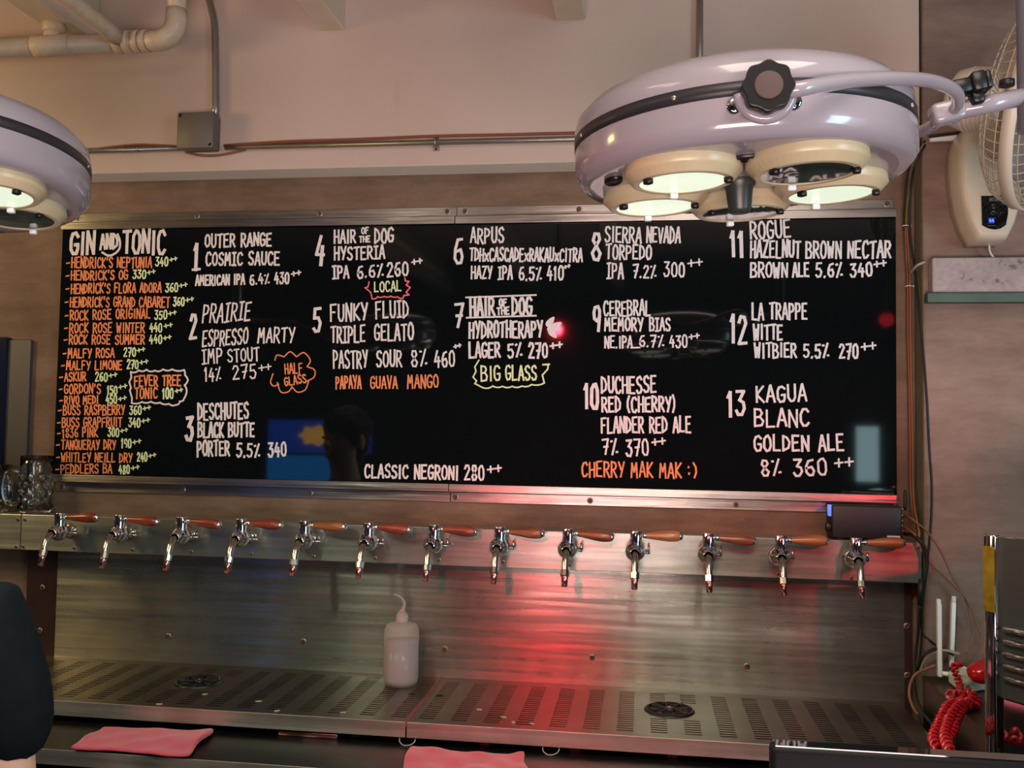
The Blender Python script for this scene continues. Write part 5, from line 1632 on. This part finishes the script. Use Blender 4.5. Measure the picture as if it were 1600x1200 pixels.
mb = MB()
coil(mb, [p for p in path if p.x < pc_.x - 0.03], 0.0052, 0.0082, 0.0030)
mb.build('coiled_cord', M_REDCORD, ph, loc=-V(ph.location))
mb = MB()
for k in range(4):
    off = V((0.013 * math.cos(2.4 * k), 0.010 * math.sin(2.4 * k), 0.003 + 0.006 * (k % 3)))
    pp = [at(1487, 1094, z=PZ + 0.008), at(1512, 1090 + k, z=PZ + 0.010), at(1514, 1104, z=PZ + 0.008), at(1496, 1106 + k * 2, z=PZ + 0.009), at(1484, 1124, z=PZ + 0.008), at(1478 - k, 1142, z=PZ + 0.006), at(1466 + k * 3, 1164, z=PZ + 0.006), at(1476 + k * 2, 1186, z=PZ + 0.006)]
    coil(mb, spline([p + off for p in pp], 14), 0.0066, 0.0230, 0.0036, k)
mb.build('cord_tangle', M_REDCORD, ph, loc=-V(ph.location))
cable('thin black cable lying under the red cord on the platform', [(1486, 1118, at(1486, 1118, z=PZ + 0.003).y), (1489, 1138, at(1489, 1138, z=PZ + 0.003).y), (1491, 1162, at(1491, 1162, z=PZ + 0.003).y)], 0.0022, M_RUBBER)
c = at(1512, 1028, z=PZ)
o = MB().lathe([(0, 0.001), (0.040, 0.001), (0.062, 0.014), (0.066, 0.022), (0.068, 0.022), (0.064, 0.013), (0.042, -0.0005), (0, -0.0005)], 36, Matrix.Translation((0, 0, 0.0008))).build('steel_dish', M_BENCH, loc=(c.x + 0.10, -0.150, PZ))
tag(o, 'shallow steel dish behind the router against the pillar', 'dish')

# coffee machine seen from its louvred side
th = math.radians(57)
e1 = V((math.cos(th), -math.sin(th), 0))
e2 = V((math.sin(th), math.cos(th), 0))
mc = at(1553, 1000, y=-0.60)
zt = at(1553, 838, y=-0.60).z
cm = thing('coffee_machine', 'dark coffee machine with chrome corner posts and side louvres at the right edge', 'coffee machine', (mc.x, mc.y, PZ))
Mm = Matrix(((e1.x, e2.x, 0, 0), (e1.y, e2.y, 0, 0), (0, 0, 1, 0), (0, 0, 0, 1)))
H = zt - PZ + 0.004
LW, LD = 0.42, 0.34
mb = MB().box((0.012, 0.008, 0.015), (LW - 0.012, LD - 0.008, H - 0.006), Mm)
mb.build('carcass', M_MIRRORBLK, cm)
zs = H * 0.27
MB().box((0.010, 0.001, zs), (LW - 0.010, 0.008, H - 0.004), Mm).build('side_panel', M_MIRRORBLK, cm)
MB().box((0.010, 0.000, 0.012), (LW - 0.010, 0.008, zs - 0.002), Mm).build('lower_panel', M_CHROME, cm)
for k in range(5):
    z = (at(1566, 983 + k * 19, y=-0.62).z - PZ)
    mb = MB()
    mb.tube([Mm @ V((0.016, 0.000, z)), Mm @ V((0.024, -0.004, z)), Mm @ V((0.150, -0.004, z)), Mm @ V((0.158, 0.000, z))], [0.0025, 0.0052, 0.0052, 0.0025], 12)
    mb.build('louvre', M_CHROME, cm)
for (u, v) in ((0, 0), (LW, 0), (0, LD), (LW, LD)):
    MB().rbox((u - 0.011, v - 0.011, 0), (u + 0.011, v + 0.011, H), 0.003, 2, Mm).build('corner_post', M_CHROME, cm)
MB().box((-0.0112, -0.0116, H * 0.65), (0.0112, -0.0109, H * 0.945), Mm).build('yellow_sticker', M_GOLD, cm)
MB().rbox((0.002, 0.002, H - 0.007), (LW - 0.002, LD - 0.002, H - 0.001), 0.002, 1, Mm).build('top_tray', M_CHROME, cm)

# black screen on the customers' counter, bottom right
sx = at(1203, 1160, y=-1.30)
zt = at(1203, 1168, y=-1.315).z
zt2 = at(1203, 1153, y=-1.285).z
sc_ = thing('counter_screen', 'black screen seen from behind along the bottom right edge of the photo', 'monitor', (sx.x + 0.20, -1.30, 1.08))
zl = zt - 1.08
MB().rbox((-0.20, -0.016, zl - 0.26 if zl > 0.3 else 0.035), (0.26, 0.012, zl), 0.005, 2).build('housing', pm('black_screen_shell', (12, 9, 12), 0.6, spec=0.15), sc_)
MB().box((-0.196, -0.011, zl + 0.0001), (0.256, 0.008, zl + 0.0012)).build('top_glass', pm('glossy_black_top_glass', (14, 15, 16), 0.04, coat=1.0), sc_)
mb = MB()
mb.rbox((-0.03, -0.005, 0.008), (0.09, 0.02, 0.06), 0.003, 1)
mb.build('stand', M_BLACK, sc_)
MB().rbox((-0.08, -0.06, 0.0), (0.14, 0.09, 0.008), 0.003, 1).build('base', M_BLACK, sc_)
ct = thing('front_counter', 'dark customer counter facing the taps', 'counter', (0, -1.62, 0))
MB().rbox((-0.75, -0.22, 1.04), (2.0, 0.36, 1.08), 0.004, 1).build('worktop', pm('dark_counter_wood', (46, 34, 28), 0.35, vary=0.2, vscale=4), ct)
MB().box((-0.73, -0.20, 0), (1.98, 0.24, 1.0395)).build('carcass', M_ROOM, ct)

#@@LEFT
# ------------------------------------------------------------------ left side: wall panels, mugs
a, b = at(9, 522, y=0), at(53, 534, y=0)
zb_ = RZ1 + 0.03
o = MB().box((at(9, 600, y=-0.012).x, -0.012, zb_), (b.x, -0.0005, b.z + 0.004)).build('wall_panel', M_CABINET, bevel=0.0015)
tag(o, 'flat dark grey panel on the wall above the glass mugs', 'wall panel')
o = MB().box((XL + 0.5, -0.020, zb_), (at(8, 600, y=-0.02).x, -0.0005, b.z + 0.010)).build('dark_display', M_SCREENOFF, bevel=0.0015)
tag(o, 'dark blue glass panel at the left edge beside the grey wall panel', 'glass panel')


def mug(label, x, y, r, h, ang, seg):
    t = thing('glass_mug', label, 'glass mug', (x, y, RZ1 + 0.0005), (0, 0, ang), 'glass beer mugs on the rail cover')
    wl = 0.0035
    prof = [(0, 0.0), (r * 0.93, 0.0), (r, 0.004), (r, h * 0.78), (r * 1.01, h * 0.80), (r * 1.01, h), (r * 1.01 - wl, h), (r - wl, h * 0.80)]
    mb = MB().lathe(prof + [(r - wl, h * 0.78), (r - wl, 0.014), (r * 0.85 - wl, 0.011), (0, 0.011)], seg)
    rows = 5
    for j in range(rows):
        for i in range(10):
            a_ = 2 * PI * (i + 0.5 * (j % 2)) / 10
            z = h * (0.10 + 0.135 * j)
            M = Matrix.Translation((r * math.cos(a_), r * math.sin(a_), z)) @ V((math.cos(a_), math.sin(a_), 0)).to_track_quat('Z', 'Y').to_matrix().to_4x4()
            mb.lathe([(0.0085, -0.001), (0.0075, 0.0010), (0.004, 0.0022), (0, 0.0026)], 10, M)
    mb.build('glass_body', M_GLASS, t)
    hp = spline([(r - 0.001, 0, h * 0.20), (r + 0.016, 0, h * 0.17), (r + 0.031, 0, h * 0.28), (r + 0.034, 0, h * 0.5), (r + 0.030, 0, h * 0.68), (r + 0.016, 0, h * 0.76), (r - 0.001, 0, h * 0.74)], 5)
    MB().tube(hp, 0.0058, 12).build('mug_handle', M_GLASS, t)


c1 = at(54, 797, y=-0.045)
c2 = at(-12, 797, y=-0.045)
mug('tall clear glass mug with dimpled sides right at the menu board corner', c1.x, -0.043, 0.0395, 0.150, math.radians(215), 40)
mug('shorter clear glass mug with its handle at the left edge of the photo', c2.x, -0.043, 0.0370, 0.125, math.radians(-20), 36)

#@@PERSON
# ------------------------------------------------------------------ bartender at the left edge
def skin(name, nodes, edges, m, parent, root, levels=2, closed_r=None):
    """One continuous skinned body: nodes name -> (x, y, z, r) or (.., rx, ry)."""
    me = bpy.data.meshes.new(name)
    keys = list(nodes)
    me.from_pydata([nodes[k][:3] for k in keys], [(keys.index(a_), keys.index(b_)) for a_, b_ in edges], [])
    o = bpy.data.objects.new(name, me)
    COL.objects.link(o)
    o.parent = parent
    md = o.modifiers.new('skin', 'SKIN')
    md.use_smooth_shade = True
    sv = me.skin_vertices[0].data
    for i, k in enumerate(keys):
        r = nodes[k][3:]
        sv[i].radius = (r[0], r[-1])
        sv[i].use_root = (k == root)
    s2 = o.modifiers.new('subdivision', 'SUBSURF')
    s2.levels = s2.render_levels = levels
    me.materials.append(m)
    return o


def person(label, x, y, yaw):
    """Standing adult in a black T-shirt, facing local -y; arms hanging, elbows slightly bent."""
    p = thing('person', label, 'person', (x, y, 0), (0, 0, yaw))
    N = {'pelvis': (0, 0, 0.95, 0.150, 0.105), 'waist': (0, 0, 1.08, 0.130, 0.095), 'chest': (0, 0.005, 1.26, 0.150, 0.105), 'upper': (0, 0.012, 1.375, 0.085, 0.060),
         'neck': (0, 0.010, 1.455, 0.054), 'neck2': (0, 0.002, 1.525, 0.052), 'jaw': (0, -0.022, 1.570, 0.060, 0.066), 'skull': (0, -0.008, 1.640, 0.074, 0.090), 'crown': (0, 0.004, 1.700, 0.058, 0.070)}
    E = [('pelvis', 'waist'), ('waist', 'chest'), ('chest', 'upper'), ('upper', 'neck'), ('neck', 'neck2'), ('neck2', 'jaw'), ('jaw', 'skull'), ('skull', 'crown')]
    hands = []
    for s, t in ((1, 'l'), (-1, 'r')):
        N.update({t + 'sh': (s * 0.165, 0.012, 1.375, 0.058), t + 'ua': (s * 0.205, 0.015, 1.24, 0.046), t + 'el': (s * 0.225, 0.020, 1.105, 0.037), t + 'fa': (s * 0.235, -0.030, 1.00, 0.036), t + 'wr': (s * 0.240, -0.085, 0.885, 0.024),
                  t + 'pa': (s * 0.243, -0.105, 0.835, 0.018, 0.034), t + 'kn': (s * 0.245, -0.120, 0.792, 0.014, 0.036)})
        E += [('upper', t + 'sh'), (t + 'sh', t + 'ua'), (t + 'ua', t + 'el'), (t + 'el', t + 'fa'), (t + 'fa', t + 'wr'), (t + 'wr', t + 'pa'), (t + 'pa', t + 'kn')]
        for f, (dy, ln) in enumerate(((-0.027, 0.072), (-0.009, 0.080), (0.009, 0.075), (0.026, 0.058))):
            b0 = (s * 0.245, -0.122 + dy, 0.785 + dy * 0.25)
            for k in range(1, 4):
                tt = k / 3
                N[f'{t}f{f}{k}'] = (b0[0] - s * 0.020 * tt * tt, b0[1] - 0.012 * tt, b0[2] - ln * tt, 0.0085 - 0.0015 * tt)
            E += [(t + 'kn', f'{t}f{f}1'), (f'{t}f{f}1', f'{t}f{f}2'), (f'{t}f{f}2', f'{t}f{f}3')]
        N[t + 't1'] = (s * 0.232, -0.145, 0.832, 0.011)
        N[t + 't2'] = (s * 0.222, -0.168, 0.800, 0.0095)
        N[t + 't3'] = (s * 0.216, -0.176, 0.775, 0.008)
        E += [(t + 'pa', t + 't1'), (t + 't1', t + 't2'), (t + 't2', t + 't3')]
        N.update({t + 'hip': (s * 0.085, 0, 0.88, 0.085, 0.09), t + 'knee': (s * 0.095, -0.005, 0.49, 0.056), t + 'calf': (s * 0.097, 0.015, 0.34, 0.055), t + 'ank': (s * 0.100, 0.015, 0.085, 0.037), t + 'toe': (s * 0.108, -0.13, 0.035, 0.034)})
        E += [('pelvis', t + 'hip'), (t + 'hip', t + 'knee'), (t + 'knee', t + 'calf'), (t + 'calf', t + 'ank'), (t + 'ank', t + 'toe')]
    skin('body', N, E, M_SKIN, p, 'pelvis')
    T = {'hem': (0, 0, 0.90, 0.172, 0.126), 'w': (0, 0, 1.06, 0.158, 0.120), 'c': (0, 0.005, 1.25, 0.176, 0.128), 'u': (0, 0.012, 1.39, 0.128, 0.092), 'n': (0, 0.012, 1.450, 0.080), 'n2': (0, 0.012, 1.482, 0.068)}
    TE = [('hem', 'w'), ('w', 'c'), ('c', 'u'), ('u', 'n'), ('n', 'n2')]
    for s, t in ((1, 'l'), (-1, 'r')):
        T.update({t + 's': (s * 0.172, 0.012, 1.380, 0.074), t + 'a': (s * 0.216, 0.015, 1.27, 0.068), t + 'c': (s * 0.232, 0.018, 1.15, 0.058)})
        TE += [('u', t + 's'), (t + 's', t + 'a'), (t + 'a', t + 'c')]
    o = skin('shirt', T, TE, M_TEE, p, 'c')
    Q = {'b': (0, 0, 0.985, 0.160, 0.115), 'p': (0, 0, 0.93, 0.166, 0.118)}
    QE = [('b', 'p')]
    for s, t in ((1, 'l'), (-1, 'r')):
        Q.update({t + 'h': (s * 0.09, 0, 0.85, 0.096, 0.1), t + 'k': (s * 0.097, -0.005, 0.49, 0.073), t + 'a': (s * 0.102, 0.012, 0.11, 0.062)})
        QE += [('p', t + 'h'), (t + 'h', t + 'k'), (t + 'k', t + 'a')]
    skin('trousers', Q, QE, M_JEANS, p, 'p')
    mb = MB()
    for s in (-1, 1):
        mb.ball((s * 0.108, -0.055, 0.040), 0.055, 16, 10, (0.85, 2.2, 0.72))
    mb.build('shoes', M_BLACK, p)
    mb = MB()
    mb.ball((0, 0.016, 1.668), 0.100, 48, 32, (0.88, 1.0, 0.90))
    mb.ball((0, 0.042, 1.610), 0.076, 40, 24, (0.98, 0.72, 1.15))
    for v in mb.bm.verts:
        q = v.co - V((0, 0.02, 1.64))
        lock = 0.004 * math.sin(q.x * 160 + 2 * math.sin(q.z * 60)) + 0.003 * math.sin(q.z * 210 + q.x * 90) + random.uniform(-0.0012, 0.0012)
        v.co += q.normalized() * lock
    o = mb.build('hair', M_HAIR, p)
    mb = MB()
    for s in (-1, 1):
        mb.mi = 0
        mb.ball((s * 0.031, -0.088, 1.632), 0.010, 12, 8, (1, 0.6, 0.6))
        mb.mi = 1
        mb.ball((s * 0.082, 0.0, 1.618), 0.026, 12, 8, (0.4, 0.75, 1.15))
    mb.mi = 1
    mb.ball((0, -0.104, 1.602), 0.016, 12, 8, (0.85, 0.9, 1.3))
    mb.mi = 2
    mb.ball((0, -0.090, 1.560), 0.020, 12, 8, (1.1, 0.4, 0.32))
    mb.build('face', [M_EYE, M_SKIN, M_LIP], p)
    return p


person('person in a black short sleeved shirt at the left edge, only shoulder and arm showing', -1.105, -1.10, math.radians(200)).scale = (0.955, 0.955, 0.955)

#@@ROOM
# ------------------------------------------------------------------ the room behind the camera, seen as reflections
for lab, px, py in (('red spotlight lamp hanging behind the camera, the left of two', 870, 515), ('red spotlight lamp hanging behind the camera, the right of two', 1385, 500)):
    L = 2.28 + 2.98
    q = at(px, py, y=CAM.y + L)
    x, z = q.x, q.z
    t = thing('red_spotlight', lab, 'spotlight', (x, -3.0, z), group='red spotlights behind the camera')
    d = V((x * 0.15, -0.06, 1.17) if px < 1000 else (0.44, -0.06, 1.42)) - V((x, -3.0, z))
    q = d.normalized().to_track_quat('Z', 'Y').to_matrix().to_4x4()
    MB().lathe([(0, -0.10), (0.03, -0.10), (0.042, -0.08), (0.045, 0.0), (0.040, 0.0), (0.038, -0.01)], 24, q).build('can', M_BLACK, t)
    MB().lathe([(0.038, -0.010), (0, -0.006)], 24, q).build('lens', M_REDLIT, t)
    MB().tube([(0, 0, 0.03), (0, 0, ZC - z - 0.0005)], 0.008, 10).build('stem', M_BLACK, t)
    light('red_bulb', 'SPOT', V((0, 0, 0)) + d.normalized() * 0.01, d, RED_L if px < 1000 else RED_R, (1.0, 0.03, 0.05), spot=28 if px < 1000 else 15, blend=0.8, parent=t, radius=0.03)
L = 2.28 + 4.48
tvx, tvz = at(500, 700, y=CAM.y + L).x, 1.42
tv = thing('television', 'blue lit television on a stand in the room behind the camera', 'television', (tvx, -4.5, 0))
MB().rbox((-0.42, -0.02, tvz - 0.29), (0.42, 0.02, tvz + 0.24), 0.005, 1).build('casing', M_BLACK, tv)
MB().box((-0.405, 0.0202, tvz - 0.02), (0.405, 0.0212, tvz + 0.225)).build('screen', M_TVBLUE, tv)
MB().box((-0.405, 0.0202, tvz - 0.275), (0.10, 0.0212, tvz - 0.04)).build('screen', M_TVCYAN, tv)
mb = MB()
n = 14
pol = [((0.10 if i % 2 else 0.075) * 1.4 * math.cos(2 * PI * i / n) - 0.03, (0.085 if i % 2 else 0.06) * math.sin(2 * PI * i / n)) for i in range(n)]
mb.prism(pol, 0.0213, 0.0218, Matrix(((1, 0, 0, 0), (0, 0, 1, 0), (0, 1, 0, tvz + 0.11), (0, 0, 0, 1))))
mb.build('picture_burst', M_TVWARM, tv)
mb = MB()
mb.tube([(0, 0, 0.02), (0, 0, tvz - 0.28)], 0.03, 14)
mb.rbox((-0.25, -0.2, 0), (0.25, 0.2, 0.02), 0.005, 1)
mb.build('stand', M_BLACK, tv)
wx = at(1355, 700, y=CAM.y + 9.26).x
struct('window_1', MB().box((wx - 0.10, YF + 0.0005, 1.16), (wx + 0.10, YF + 0.02, 1.68)), M_DOORLIT)
struct('window_2', MB().box((XR - 0.02, -3.6, 0.6), (XR - 0.0005, -2.0, 2.3)), pm('daylit_window_glass', (190, 215, 230), 0.2, emit=(0.6, 0.8, 1.0), estr=1.0))
